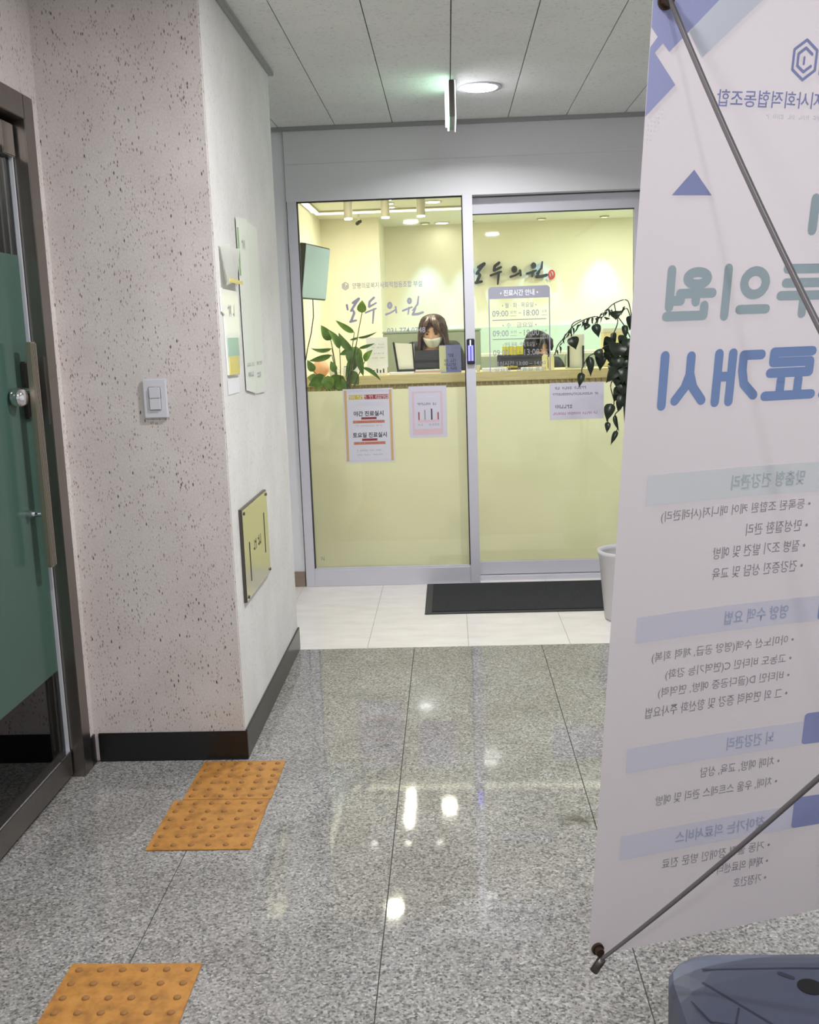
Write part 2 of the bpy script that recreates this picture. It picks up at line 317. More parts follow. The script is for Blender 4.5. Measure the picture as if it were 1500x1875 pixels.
_tc = bpy.data.curves.new('lettering_source', 'FONT'); _to = bpy.data.objects.new('lettering_source', _tc); C.objects.link(_to)
def text(name, pl, body, a0, a1, b0, b1, m, parent, d=.0008, bold=.0, mirror=False, sx=None):
    """lettering fitted into the rectangle a0..a1, b0..b1 of a sheet"""
    _tc.body = body; _tc.offset = bold; _tc.resolution_u = 2
    bpy.context.view_layer.update()
    me = bpy.data.meshes.new_from_object(_to.evaluated_get(bpy.context.evaluated_depsgraph_get()))
    me.name = name; me.materials.clear()
    if not me.vertices: return None
    xs = [v.co.x for v in me.vertices]; ys = [v.co.y for v in me.vertices]
    x0, x1, y0, y1 = min(xs), max(xs), min(ys), max(ys)
    for v in me.vertices:
        s = (v.co.x-x0)/(x1-x0); t = (v.co.y-y0)/(y1-y0 or 1)
        if mirror: s = 1-s
        v.co = pl(a0+(a1-a0)*s, b0+(b1-b0)*t, d)
    return finish(name, me, m, parent)
def scribble(name, pl, a0, a1, b0, b1, m, parent, n=10, d=.0008, dens=1.0):
    """unreadable small print: a row of letter-like strokes"""
    bm = bmesh.new(); w = (a1-a0)/n; h = b1-b0
    for i in range(n):
        if random.random() < .12: continue
        x = a0+i*w
        k = random.choice((0, 1, 2, 3))
        s = w*.16
        add_poly(bm, pl, rect(x+w*.62, b0, x+w*.62+s, b1), d)
        if k in (0, 2): add_poly(bm, pl, rect(x+w*.1, b0+h*.62, x+w*.5, b0+h*.62+h*.2), d)
        if k in (1, 2): add_poly(bm, pl, rect(x+w*.1, b0+h*.1, x+w*.5, b0+h*.1+h*.2), d)
        if k == 3: add_poly(bm, pl, rect(x+w*.12, b0+h*.2, x+w*.3, b1-h*.1), d)
    return stuff(obj(name, bm, m, parent))
def clone(o, loc, parent=None, rotz=None):
    c = o.copy(); C.objects.link(c); c.location = loc
    if rotz is not None: c.rotation_euler.z = rotz
    if parent is not None: c.parent = parent
    for ch in o.children:
        k = ch.copy(); C.objects.link(k); k.parent = c
        for g in ch.children:
            j = g.copy(); C.objects.link(j); j.parent = k
    return c
# ================================================================ THE SETTING
ZC = 2.62; XL = -1.30; XC = -.756; YC = 3.40; YE = 4.68; YB = 5.905
def piece_mesh(name, dx, dy, dz, m, bev=0):
    bm = bmesh.new(); add_box(bm, (-dx/2, -dy/2, -dz), (dx/2, dy/2, 0), bev, seg=1)
    me = bpy.data.meshes.new(name); bm.to_mesh(me); bm.free(); me.materials.append(m); return me
def piece(name, me, loc, parent):
    o = bpy.data.objects.new(name, me); C.objects.link(o); o.parent = parent; o.location = WM[parent.name].inverted() @ V(loc); return o
# floor: granite slabs, then pale porcelain tiles in front of the clinic
floor = struct(box('floor', (-1.45, -1.5, -.06), (1.75, 5.98, -.003), M['joint']))
gx = [-1.41, -.807, -.200, .404, 1.006, 1.608, 1.745]; gy = [-1.46, -.24, .96, 2.16, 3.362, 4.668]
cache = {}
def tile(name, x0, x1, y0, y1, m, gap, dz, z=0, bev=.0006):
    k = (name, round(x1-x0, 3), round(y1-y0, 3))
    if k not in cache: cache[k] = piece_mesh(name, x1-x0-gap, y1-y0-min(gap, .0008), dz, m, bev)
    return cache[k]
for x0, x1 in zip(gx, gx[1:]):
    for y0, y1 in zip(gy, gy[1:]): piece('granite_slab', tile('granite_slab', x0, x1, y0, y1, M['granite'], .0025, .03), ((x0+x1)/2, (y0+y1)/2, 0), floor)
tx = [-1.41, -.905, -.425, .059, .540, 1.02, 1.5, 1.745]
box('grout_bed', (-1.44, 4.669, -.02), (1.745, 5.975, -.0015), M['tilejoint'], floor)
for x0, x1 in zip(tx, tx[1:]): piece('porcelain_tile', tile('porcelain_tile', x0, x1, 4.670, 5.97, M['tile'], .002, .03), ((x0+x1)/2, (4.670+5.97)/2, .0005), floor)
# ceiling boards with open long joints
ceiling = struct(box('ceiling', (-1.45, -1.5, ZC+.012), (1.75, 5.95, ZC+.08), M['ceilgap']))
cx = [-1.231+.318*k for k in range(-1, 10)]
for i, (x0, x1) in enumerate(zip(cx, cx[1:])):
    y = -1.5-(i % 2)*.32
    while y < 5.9:
        y1 = min(y+.64, 5.93); ya = max(y, -1.5)
        if y1-ya > .05: piece('ceiling_panel', tile('ceiling_panel', x0, x1, ya, y1, M['ceil'], .0, .014), ((x0+x1)/2, (ya+y1)/2, ZC+.014), ceiling)
        y += .64
for o in list(ceiling.children):
    o.scale = (1-.004/.318, 1-.0012/.64, 1)
# walls
colw = struct(box('wall_left', (XL-.16, YC, 0), (XC, YE, ZC), M['fleck'], bev=.004))
colw.data.materials.append(M['flecklit'])          # same coat as the front, with the corridor side's brighter light painted in
for f in colw.data.polygons:
    if f.normal.x > .8: f.material_index = 1
bm = bmesh.new(); add_box(bm, (XL-.16, -1.5, 2.24), (XL, YC, ZC)); struct(obj('wall_door_head', bm, M['fleck']))
struct(box('wall_door_side', (XL-.16, 3.346, 0), (XL, YC, 2.24), M['fleck']))
struct(box('wall_left_near', (XL-.16, -1.5, 0), (XL, 2.36, 2.24), M['fleck']))
struct(box('wall_right', (1.70, -1.5, 0), (1.85, 5.95, ZC), M['white']))
struct(box('wall_rear', (-1.46, -1.65, 0), (1.85, -1.5, ZC), M['white']))
struct(box('wall_alcove', (XL-.16, YE, 0), (XL, 5.92, ZC), M['white']))
struct(box('wall_back_left', (XL-.16, 5.92, 0), (-.8925, 6.0, ZC), M['white']))
struct(box('wall_back_right', (1.155, YB+.02, 0), (1.75, 6.0, ZC), M['white']))
fas = struct(box('wall_back', (-.889, YB+.002, 2.222), (1.155, 5.985, ZC), M['fascia']))
box('panel', (-.889, YB-.001, 2.4225), (1.155, YB+.002, ZC), M['fascia'], fas)
box('panel', (-.889, YB-.001, 2.222), (1.155, YB+.002, 2.4215), M['fascia'], fas)
# baseboards and trims
struct(box('baseboard_left', (-1.283, YC-.008, 0), (XC+.008, YC, .106), M['black'], bev=.002))
struct(box('baseboard_column_side', (XC, YC, 0), (XC+.008, YE+.006, .108), M['black'], bev=.002))
struct(box('baseboard_door_side', (XL, 3.35, 0), (XL+.006, YC-.008, .106), M['black']))
struct(box('baseboard_back', (XL, 5.908, 0), (-.8925, 5.92, .092), M['woodbb'], bev=.002))
struct(box('trim_1', (-.95, YB-.022, ZC-.022), (1.70, YB+.001, ZC), M['trim'], bev=.002))
struct(box('trim_2', (XC, YC, ZC-.018), (XC+.022, YE+.02, ZC), M['trim'], bev=.002))
# ---- fixed glass pane of the clinic front
win = bpy.data.objects.new('window_1', None); C.objects.link(win); win.location = (-.37, 5.94, 0); WM[win.name] = Matrix.Translation(win.location); struct(win)
GY = 5.945
box('stile', (-.885, 5.90, 0), (-.833, 5.975, 2.222), M['alu'], win, .002)
box('mullion', (.098, 5.89, 0), (.153, 5.985, 2.232), M['alu'], win, .002)
box('bottom_rail', (-.833, 5.90, 0), (.098, 5.975, .100), M['alu'], win, .002)
box('glazing_bead', (-.833, 5.915, .100), (.098, 5.938, .108), M['alu'], win)
for n_, a, b in (('gasket', (-.833, 5.918, .10), (-.827, 5.942, 2.222)), ('gasket', (.092, 5.918, .10), (.098, 5.942, 2.222)), ('gasket', (-.833, 5.918, 2.216), (.098, 5.942, 2.222))): box(n_, a, b, M['gasket'], win)
box('glass_pane', (-.833, GY, .10), (.098, GY+.008, 2.222), M['glass'], win)
FT = 1.158
GL = Plane((0, GY-.001, 0), (1, 0, 0), (0, 0, 1), (0, -1, 0))
FB = Plane((0, GY+.010, 0), (1, 0, 0), (0, 0, 1), (0, -1, 0))
poly('window_film', FB, rect(-.833, .10, .098, FT), M['film'], win, 0)
# ---- sliding door
dr = bpy.data.objects.new('door_1', None); C.objects.link(dr); dr.location = (.62, 6.0, 0); WM[dr.name] = Matrix.Translation(dr.location); struct(dr)
box('threshold', (.153, 5.955, 0), (1.155, 6.05, .026), M['alu'], dr)
box('top_rail', (.10, 5.990, 2.128), (1.10, 6.025, 2.215), M['alu'], dr)
box('bottom_rail', (.10, 5.990, .030), (1.10, 6.025, .108), M['alu'], dr, .002)
box('stile', (1.065, 5.990, .108), (1.10, 6.025, 2.128), M['alu'], dr)
box('jamb', (1.10, 5.90, 0), (1.155, 6.03, 2.222), M['alu'], dr, .002)
box('track_cover', (.10, 6.026, 2.135), (1.155, 6.06, 2.45), M['alu'], dr)
box('gasket', (.10, 5.988, 2.121), (1.065, 5.992, 2.128), M['gasket'], dr)
box('glass_pane', (.10, 6.004, .108), (1.065, 6.012, 2.128), M['glass'], dr)
SL = Plane((0, 6.003, 0), (1, 0, 0), (0, 0, 1), (0, -1, 0))
poly('door_film', Plane((0, 6.014, 0), (1, 0, 0), (0, 0, 1), (0, -1, 0)), rect(.10, .108, 1.065, FT), M['film'], dr, 0)
# ---- clinic room
struct(box('floor_clinic', (-1.2, 5.985, -.06), (2.5, 9.9, -.002), M['tile']))
struct(box('ceiling_clinic', (-1.2, 5.985, 2.45), (2.5, 9.9, 2.52), M['clinicwhite']))
struct(box('wall_clinic_left', (-1.2, 6.0, 0), (-1.06, 8.9, 2.45), M['cream']))
struct(box('wall_clinic_pier', (-1.2, 8.9, 0), (-.565, 9.7, 2.45), M['cream']))
struct(box('wall_clinic_back', (-.565, 9.68, 0), (2.5, 9.82, 2.45), M['cream']))
struct(box('wall_clinic_right', (2.36, 6.0, 0), (2.5, 9.7, 2.45), M['cream']))
struct(box('wall_clinic_front', (1.155, 6.0, 0), (2.5, 6.06, 2.45), M['cream']))
struct(box('trim_3', (-.56, 9.655, 0), (2.36, 9.68, 1.508), M['mint']))
# ---- glass door in the left wall, with the unlit room behind it
d2 = bpy.data.objects.new('door_2', None); C.objects.link(d2); d2.location = (-1.37, 2.85, 0); WM[d2.name] = Matrix.Translation(d2.location); struct(d2)
box('jamb', (-1.455, 3.270, 0), (-1.292, 3.345, 2.24), M['steel'], d2, .002)
box('jamb', (-1.455, 2.36, 0), (-1.292, 2.43, 2.24), M['steel'], d2, .002)
box('door_head', (-1.455, 2.43, 2.165), (-1.292, 3.270, 2.24), M['steel'], d2, .002)
box('top_rail', (-1.375, 2.44, 2.075), (-1.335, 3.262, 2.150), M['steel'], d2, .002)
box('bottom_rail', (-1.375, 2.44, .012), (-1.332, 3.262, .095), M['steel'], d2, .002)
box('rail_lip', (-1.352, 2.44, .095), (-1.333, 3.262, .101), M['chrome'], d2)
box('edge_strip', (-1.350, 3.256, .095), (-1.338, 3.266, 2.08), M['plate2'], d2)
box('glass_pane', (-1.358, 2.44, .095), (-1.348, 3.262, 2.08), M['darkglass'], d2)
LG = Plane((-1.3465, 0, 0), (0, 1, 0), (0, 0, 1), (1, 0, 0))
poly('frosted_film', LG, rect(2.44, .392, 3.252, 1.755), M['teal'], d2, 0)
box('pivot_cover', (-1.37, 3.17, 2.05), (-1.325, 3.255, 2.148), M['steel'], d2, .003)
ph = box('pull_handle', (-1.306, 3.138, .772), (-1.284, 3.178, 1.485), M['handle'], d2, .004)
for k in (-.010, -.001, .008): box('groove', (-1.2845, 3.158+k-.0012, .776), (-1.2835, 3.158+k+.0012, 1.481), M['gasket'], ph)
for z in (1.335, .945): cyl('standoff', (-1.347, 3.158, z), (-1.303, 3.158, z), .011, M['chrome'], d2)
bm = bmesh.new(); add_lathe(bm, [(0, 0), (.02, .0), (.03, .012), (.031, .03), (.022, .045), (0, .047)], (0, 0, 0), 16)
bmesh.ops.transform(bm, matrix=Matrix.Translation((-1.346, 3.095, 1.318)) @ Matrix.Rotation(math.pi/2, 4, 'Y'), verts=bm.verts); obj('knob', bm, M['chrome'], d2, True)
cyl('bolt', (-1.347, 3.125, .95), (-1.325, 3.125, .95), .012, M['chrome'], d2)
box('lock_case', (-1.352, 3.185, 1.245), (-1.327, 3.235, 1.425), M['steeldk'], d2, .006)
box('strike_plate', (-1.338, 3.262, 1.22), (-1.30, 3.2705, 1.44), M['steel'], d2, .001)
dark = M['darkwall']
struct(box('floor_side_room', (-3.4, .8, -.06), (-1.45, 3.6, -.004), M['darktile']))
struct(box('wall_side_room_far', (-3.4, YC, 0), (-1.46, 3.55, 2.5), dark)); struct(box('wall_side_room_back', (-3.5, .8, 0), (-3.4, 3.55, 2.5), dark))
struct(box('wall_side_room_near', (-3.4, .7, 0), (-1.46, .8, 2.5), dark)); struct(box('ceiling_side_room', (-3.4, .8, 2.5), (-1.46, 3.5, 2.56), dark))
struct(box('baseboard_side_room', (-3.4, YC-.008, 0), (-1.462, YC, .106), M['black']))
fr_ = bpy.data.objects['floor_side_room']
for i in range(4):
    for j in range(5):
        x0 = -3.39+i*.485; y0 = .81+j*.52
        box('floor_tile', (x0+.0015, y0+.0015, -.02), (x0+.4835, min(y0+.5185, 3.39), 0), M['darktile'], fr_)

# ================================================================ CORRIDOR THINGS
# round down-lights
def downlight(name, x, y, z, r, label, m, group=None):
    t = thing(name, (x, y, z-.03), label, 'light', group)
    lathe('trim_ring', [(r*.86, -.004), (r*1.12, -.008), (r*1.14, 0), (r*.86, 0)], (x, y, z), M['plate'], t)
    cyl('diffuser', (x, y, z-.008), (x, y, z+.0), r*.9, m, t, n=32)
    return t
downlight('ceiling_downlight', HALL_LIGHTS[0][0], HALL_LIGHTS[0][1], ZC, .092, 'round glowing downlight in the grey corridor ceiling beside the exit sign', M['emitcool'])
for (x, y, p), lab in zip(HALL_LIGHTS[1:], ('round corridor downlight above the standing banner', 'round corridor downlight above the nearest tactile tile', 'round corridor downlight at the rear end of the corridor')):
    downlight('ceiling_downlight', x, y, ZC, .083, lab, M['emitcool'], 'corridor downlights')
# exit sign seen edge on, its lit face to the left
t = thing('exit_sign', (.045, 5.05, 2.43), 'hanging emergency exit sign seen edge on with green glow on its left face', 'exit sign')
ex, ey = .045, 5.05
box('housing', (.032, 4.89, 2.44), (.058, 5.21, 2.600), M['steeldk'], t, .003)
bm = bmesh.new(); PLx = Plane((.032, 0, 0), (0, 1, 0), (0, 0, 1), (-1, 0, 0))
add_poly(bm, PLx, rrect(4.886, 2.432, 5.214, 2.606, .03), 0, .008); add_poly(bm, PLx, rrect(4.900, 2.446, 5.200, 2.592, .03), .008, .010); obj('lit_face', bm, M['exitgreen'], t)
PRx = Plane((.058, 0, 0), (0, 1, 0), (0, 0, 1), (1, 0, 0))
bm = bmesh.new(); add_poly(bm, PRx, rrect(4.886, 2.428, 5.214, 2.600, .02), 0, .005); obj('rear_face', bm, M['exitwhite'], t)
box('mount', (.036, 4.98, 2.598), (.056, 5.10, 2.62), M['steeldk'], t)
# wall switch on the flecked column
t = thing('light_switch', (-.985, YC-.001, 1.218), 'white double rocker light switch on the flecked column', 'switch')
SW = Plane((0, YC-.0005, 0), (1, 0, 0), (0, 0, 1), (0, -1, 0))
bm = bmesh.new(); add_box(bm, (-1.026, YC-.011, 1.219), (-.944, YC-.0005, 1.352), .004); obj('cover_plate', bm, M['plate'], t)
box('rocker_frame', (-1.006, YC-.0135, 1.246), (-.964, YC-.010, 1.326), M['plate2'], t, .002)
box('rocker', (-1.003, YC-.017, 1.2875), (-.967, YC-.013, 1.323), M['plate'], t, .0015)
box('rocker', (-1.003, YC-.017, 1.249), (-.967, YC-.013, 1.2855), M['plate'], t, .0015)
# brass plaque on the column's right face
CS = Plane((XC+.001, 0, 0), (0, 1, 0), (0, 0, 1), (1, 0, 0))
t = thing('brass_plaque', (XC, 3.757, .54), 'polished brass sign plaque with black lettering low on the column side', 'sign')
box('backing', (XC, 3.515, .541), (XC+.012, 3.998, .879), M['steeldk'], t, .001)
box('face_plate', (XC+.012, 3.519, .545), (XC+.0145, 3.994, .875), M['brass'], t, .0006)
for a, b in ((3.535, .862), (3.978, .862), (3.535, .558), (3.978, .558)): cyl('screw', (XC+.0145, a, b), (XC+.019, a, b), .006, M['steeldk'], t, n=10)
pp = Plane((XC+.0147, 0, 0), (0, 1, 0), (0, 0, 1), (1, 0, 0))
poly('black_bar', pp, rect(3.60, .600, 3.612, .745), M['engr'], t); poly('black_bar', pp, rect(3.905, .64, 3.917, .80), M['engr'], t)
scribble('lettering', pp, 3.68, 3.86, .695, .735, M['engr'], t, 6)
# papers on the column's right face
def paper(name, pts, m, label, th=.0015, d=0, cat='paper'):
    bm = bmesh.new(); add_poly(bm, CS, pts, d, th); return tag(obj(name, bm, m), label, cat)
t = thing('leaflet_pocket', (XC, 3.57, 1.66), 'small crumpled clear pocket of leaflets, topmost on the column side near its front edge', 'leaflet pocket')
bm = bmesh.new()
for k, (p, q) in enumerate((((3.46, 1.775), (3.45, 1.668)), ((3.53, 1.79), (3.525, 1.660)), ((3.61, 1.782), (3.60, 1.672)), ((3.69, 1.785), (3.70, 1.655)))):
    pass
sh = [[(3.462, 1.785), (3.53, 1.792), (3.61, 1.784), (3.690, 1.788)], [(3.452, 1.668), (3.53, 1.655), (3.61, 1.668), (3.705, 1.652)]]
vs = [[bm.verts.new(CS(a, b, .004+.022*((i+j) % 2))) for i, (a, b) in enumerate(r)] for j, r in enumerate(sh)]
for i in range(3): bm.faces.new((vs[0][i], vs[0][i+1], vs[1][i+1], vs[1][i]))
bmesh.ops.solidify(bm, geom=bm.faces[:], thickness=.001); obj('sleeve', bm, M['laminate'], t)
bm = bmesh.new(); add_poly(bm, CS, rect(3.475, 1.662, 3.69, 1.675), .027, .002); obj('leaflet_edge', bm, M['lamyel'], t)
t = thing('leaflet_holder', (XC, 3.56, 1.345), 'tall clear leaflet holder with pale teal and yellow print on the column side', 'leaflet holder')
bm = bmesh.new(); add_poly(bm, CS, [(3.432, 1.640), (3.432, 1.565), (3.465, 1.555), (3.475, 1.352), (3.652, 1.345), (3.69, 1.42), (3.712, 1.640)], 0, .006); obj('sleeve', bm, M['laminate'], t)
bm = bmesh.new(); add_poly(bm, CS, rect(3.49, 1.352, 3.645, 1.415), .0065, .002); obj('yellow_leaflet', bm, M['lamyel'], t)
bm = bmesh.new(); add_poly(bm, CS, rect(3.485, 1.415, 3.655, 1.478), .0065, .002); obj('teal_leaflet', bm, M['lamgreen'], t)
scribble('print', CS, 3.52, 3.63, 1.55, 1.59, M['ink_grey'], t, 4, d=.007)
tag(paper('notice_sheet', rect(3.47, 1.285, 3.66, 1.338), M['paper'], '', .001), 'small faded white notice sheet under the leaflet holder', 'paper')
t = thing('wall_poster', (XC, 3.86, 1.28), 'long pale green paper poster with a dark green edge on the column side', 'poster')
bm = bmesh.new(); add_poly(bm, CS, [(3.768, 1.285), (3.955, 1.262), (3.965, 1.918), (3.758, 1.905)], .004, .002); obj('sheet', bm, M['paper2'], t)
bm = bmesh.new(); add_poly(bm, CS, rect(3.762, 1.70, 3.785, 1.87), .0062, .001); obj('green_band', bm, M['green_edge'], t)
scribble('print', CS, 3.83, 3.93, 1.80, 1.835, M['ink_grey'], t, 3, d=.0065); scribble('print', CS, 3.80, 3.94, 1.37, 1.385, M['ink_grey'], t, 8, d=.0065); scribble('print', CS, 3.81, 3.94, 1.33, 1.35, M['ink_grey'], t, 6, d=.0065)
t = thing('wall_poster', (XC, 4.07, 1.28), 'long pale green paper poster nearer the clinic front on the column side', 'poster')
bm = bmesh.new(); add_poly(bm, CS, [(3.972, 1.262), (4.15, 1.258), (4.178, 1.905), (3.978, 1.912)], .002, .002); obj('sheet', bm, M['paper2'], t)
scribble('print', CS, 4.0, 4.12, 1.37, 1.385, M['ink_grey'], t, 7, d=.0045); scribble('print', CS, 4.0, 4.13, 1.32, 1.345, M['ink_grey'], t, 5, d=.0045)
# tactile paving tiles
def tactile(x0, x1, y0, y1, label):
    t = thing('tactile_tile', ((x0+x1)/2, (y0+y1)/2, 0), label, 'tactile tile', 'yellow tactile tiles on the granite')
    box('base', (x0, y0, 0), (x1, y1, .0035), M['tact'], t, .001)
    k = 'dome'
    if k not in cache:
        bm = bmesh.new(); add_lathe(bm, [(.0095, 0), (.0080, .003), (.0055, .0044), (0, .0047)], (0, 0, 0), 10)
        me = bpy.data.meshes.new('dome'); bm.to_mesh(me); bm.free(); me.materials.append(M['tactdot']); cache[k] = me
    for i in range(6):
        for j in range(6): piece('dome', cache[k], (x0+(x1-x0)*(i+.5)/6, y0+(y1-y0)*(j+.5)/6, .0033), t)
tactile(-.903, -.612, 3.072, 3.372, 'yellow tactile paving tile at the foot of the black baseboard')
tactile(-.930, -.617, 2.745, 3.070, 'yellow tactile paving tile on the near side of the one at the baseboard')
tactile(-.945, -.628, 1.885, 2.198, 'yellow tactile paving tile standing alone, cut by the bottom edge')
# door mat
t = thing('door_mat', (.45, 5.56, 0), 'black ribbed rubber entrance mat in front of the sliding door', 'mat')
box('border', (-.163, 5.232, 0), (1.06, 5.885, .006), M['matedge'], t, .002); box('pile', (-.125, 5.262, .006), (1.03, 5.865, .010), M['mat_'], t, .001)
# dark scuff at the door corner of the floor
# ---- X banner seen from behind, text mirrored through the cloth
PHI, TH = .30697, .13507
bu = V((math.cos(PHI), math.sin(PHI), 0)); bn0 = V((-math.sin(PHI), math.cos(PHI), 0)); bv = V((0, 0, 1))*math.cos(TH)-bn0*math.sin(TH)
bnn = bu.cross(bv).normalized()
if bnn.y > 0: bnn = -bnn
BP = Plane((.25505, 1.91971, .19573), bu, bv, bnn)
ban = thing('banner_stand', (.62, 1.75, 0), 'white standing banner seen from behind with mirrored blue Korean print', 'banner')
bm = bmesh.new()
N = 14
grid = [[bm.verts.new(BP(.6*i/N, 1.8*j/(2*N), -.012*math.sin(math.pi*i/N)*math.sin(math.pi*j/(2*N)))) for i in range(N+1)] for j in range(2*N+1)]
for j in range(2*N):
    for i in range(N): bm.faces.new((grid[j][i], grid[j][i+1], grid[j+1][i+1], grid[j+1][i]))
cloth = obj('cloth', bm, M['ban'], ban, True)
def bind(a, b): return -.012*math.sin(math.pi*min(max(a/.6, 0), 1))*math.sin(math.pi*min(max(b/1.8, 0), 1))
class Sag(Plane):
    def __call__(s, a, b, d=0): return s.o+s.u*a+s.v*b+s.n*(d+bind(a, b))
SP = Sag(BP.o, bu, bv, bnn)
def bpoly(name, pts, m, d=.0016):
    bm = bmesh.new(); f = bm.faces.new([bm.verts.new(V((a, b, 0))) for a, b in pts])
    bmesh.ops.triangulate(bm, faces=bm.faces[:])
    bmesh.ops.subdivide_edges(bm, edges=bm.edges[:], cuts=3, use_grid_fill=True)
    for v in bm.verts: v.co = SP(v.co.x, v.co.y, d)
    return obj(name, bm, m, cloth)
bpoly('printed_shape', [(.0, 1.798), (.124, 1.798), (.034, 1.711), (.022, 1.723), (.009, 1.709), (.049, 1.664), (.0, 1.616), (.0, 1.716), (.012, 1.732), (.0, 1.745)], M['ink_indigo'])
bpoly('printed_shape', [(.124, 1.798), (.066, 1.741), (.092, 1.704), (.198, 1.798)], M['ink_pale'])
bpoly('printed_triangle', [(.058, 1.497), (.133, 1.497), (.096, 1.537)], M['ink_tri'])
bm = bmesh.new()
for i in range(6):
    for j in range(5):
        if i+j < 6: add_poly(bm, SP, ell(.006+.006*i, 1.603-.007*j+.006*i, .0011, .0011, 6)[:6], .0016)
stuff(obj('printed_dots', bm, M['ink_pale'], cloth))
# logo and name of the cooperative
bm = bmesh.new(); hx, hy = .281, 1.708
def hexpts(s, k0, k1): return [(hx+s*math.cos(math.radians(90+60*k))*.82, hy+s*math.sin(math.radians(90+60*k))) for k in range(k0, k1+1)]
for s, a, b in ((.030, 0, 6), (.018, -1, 4)): add_stroke(bm, SP, hexpts(s, a, b), .0048, .0016)
add_stroke(bm, SP, [(hx-.001, hy+.004), (hx-.001, hy-.006)], .004, .0016); obj('emblem', bm, M['ink_tri'], cloth)
bm = bmesh.new(); add_stroke(bm, SP, [(hx+.032, hy-.02), (hx+.032, hy+.012)], .006, .0016); obj('emblem_letter', bm, M['ink_tri'], cloth)
text('lettering', SP, '양평의료복지사회적협동조합', .126, .447, 1.634, 1.660, M['ink_tri'], cloth, .0016, .01, True)
scribble('small_print', SP, .22, .40, 1.617, 1.625, M['ink_pale'], cloth, 26, .0016)
# big rounded letters drawn stroke by stroke (x right, y up, unit square)
BIG = {
 '원': [ell(.38, .80, .20, .125), [(.06, .50), (.70, .50)], [(.38, .48), (.38, .33)], [(.90, .97), (.90, .24)], [(.68, .36), (.88, .36)], [(.20, .25), (.20, .05), (.94, .05)]],
 '의': [ell(.34, .68, .22, .24), [(.06, .14), (.60, .14)], [(.90, .98), (.90, .02)]],
 '두': [[(.90, .95), (.14, .95), (.14, .66), (.90, .66)], [(.02, .40), (.98, .40)], [(.5, .40), (.5, .02)]],
 '모': [[(.16, .94), (.84, .94), (.84, .52), (.16, .52), (.16, .94)], [(.5, .46), (.5, .12)], [(.02, .08), (.98, .08)]],
 '시': [[(.38, .95), (.38, .62), (.30, .35), (.10, .08)], [(.38, .60), (.46, .35), (.64, .10)], [(.90, .98), (.90, .02)]],
 '개': [[(.04, .92), (.40, .92), (.40, .62), (.34, .35), (.12, .12)], [(.62, .97), (.62, .02)], [(.90, .97), (.90, .02)], [(.62, .52), (.90, .52)]],
 '료': [[(.10, .95), (.88, .95), (.88, .75), (.12, .75), (.12, .54), (.92, .54)], [(.32, .40), (.32, .14)], [(.68, .40), (.68, .14)], [(.02, .08), (.98, .08)]],
 '진': [[(.08, .92), (.64, .92)], [(.36, .90), (.30, .70), (.08, .48)], [(.38, .78), (.64, .48)], [(.88, .98), (.88, .34)], [(.20, .30), (.20, .06), (.92, .06)]],
}
def biglet(ch, a_right, b0, wd, ht, th, m):      # mirrored: the letter's left side lies at a_right
    bm = bmesh.new()
    for st in BIG[ch]: add_stroke(bm, SP, [(a_right-x*wd, b0+th/2+y*(ht-th)) for x, y in st], th, .0016, n=12)
    return obj('big_letter', bm, m, cloth)
for ch, ar in (('원', .158), ('의', .268), ('두', .385), ('모', .500)): biglet(ch, ar, 1.288, .098, .100, .0165, M['ink_teal'])
for ch, ar in (('시', .160), ('개', .268), ('료', .378), ('진', .492)): biglet(ch, ar, 1.136, .100, .108, .0175, M['ink_blue'])
bm = bmesh.new(); add_stroke(bm, SP, [(.336, 1.440), (.336, 1.492)], .018, .0016); obj('big_letter', bm, M['ink_teal'], cloth)
bars = [(.965, 1.022, 'ink_bar1', 'ink_txt1', '맞춤형 건강관리', .230, .385, [('• 등록된 조합원 케어 매니저(사례관리)', .088, .940), ('• 만성질환 관리', .272, .899), ('• 질병 조기 발견 및 예방', .205, .858), ('• 건강증진 상담 및 교육', .208, .817)]),
        (.696, .749, 'ink_bar2', 'ink_txt2', '영양 수액 요법', .245, .385, [('• 아미노산 수액(영양 공급, 체력 회복)', .092, .660), ('• 고농도 비타민 C(면역기능 강화)', .125, .620), ('• 비타민 D(골다공증 예방, 면역력)', .112, .583), ('• 그 외 면역력 증강 및 항산화 주사요법', .088, .545)]),
        (.420, .474, 'ink_bar2', 'ink_txt2', '뇌 건강관리', .278, .385, [('• 치매 예방, 교육, 상담', .222, .391), ('• 치매, 우울 스트레스 관리 및 예방', .125, .344)]),
        (.222, .278, 'ink_bar2', 'ink_txt2', '찾아가는 의료서비스', .178, .385, [('• 거동 불편 장애인 방문 진료', .152, .193), ('• 재택 의료센터', .284, .154), ('• 가정간호', .326, .113)])]
for b0, b1, mb, mt, ttl, t0, t1, rows in bars:
    bpoly('heading_bar', rect(.054, b0, .452, b1), M[mb], .0014)
    text('heading', SP, ttl, t0, t1, (b0+b1)/2-.014, (b0+b1)/2+.015, M[mt], cloth, .0020, .012, True)
    bpoly('number_badge', rrect(.452, b0+.001, .546, b1+.018, .008, 3), M['ink_bar1'] if mb == 'ink_bar1' else M['ink_tri'], .0016)
    for body, a0, bc in rows: text('text_line', SP, body, a0, .405, bc-.012, bc+.012, M['ink_grey'], cloth, .0018, .004, True)
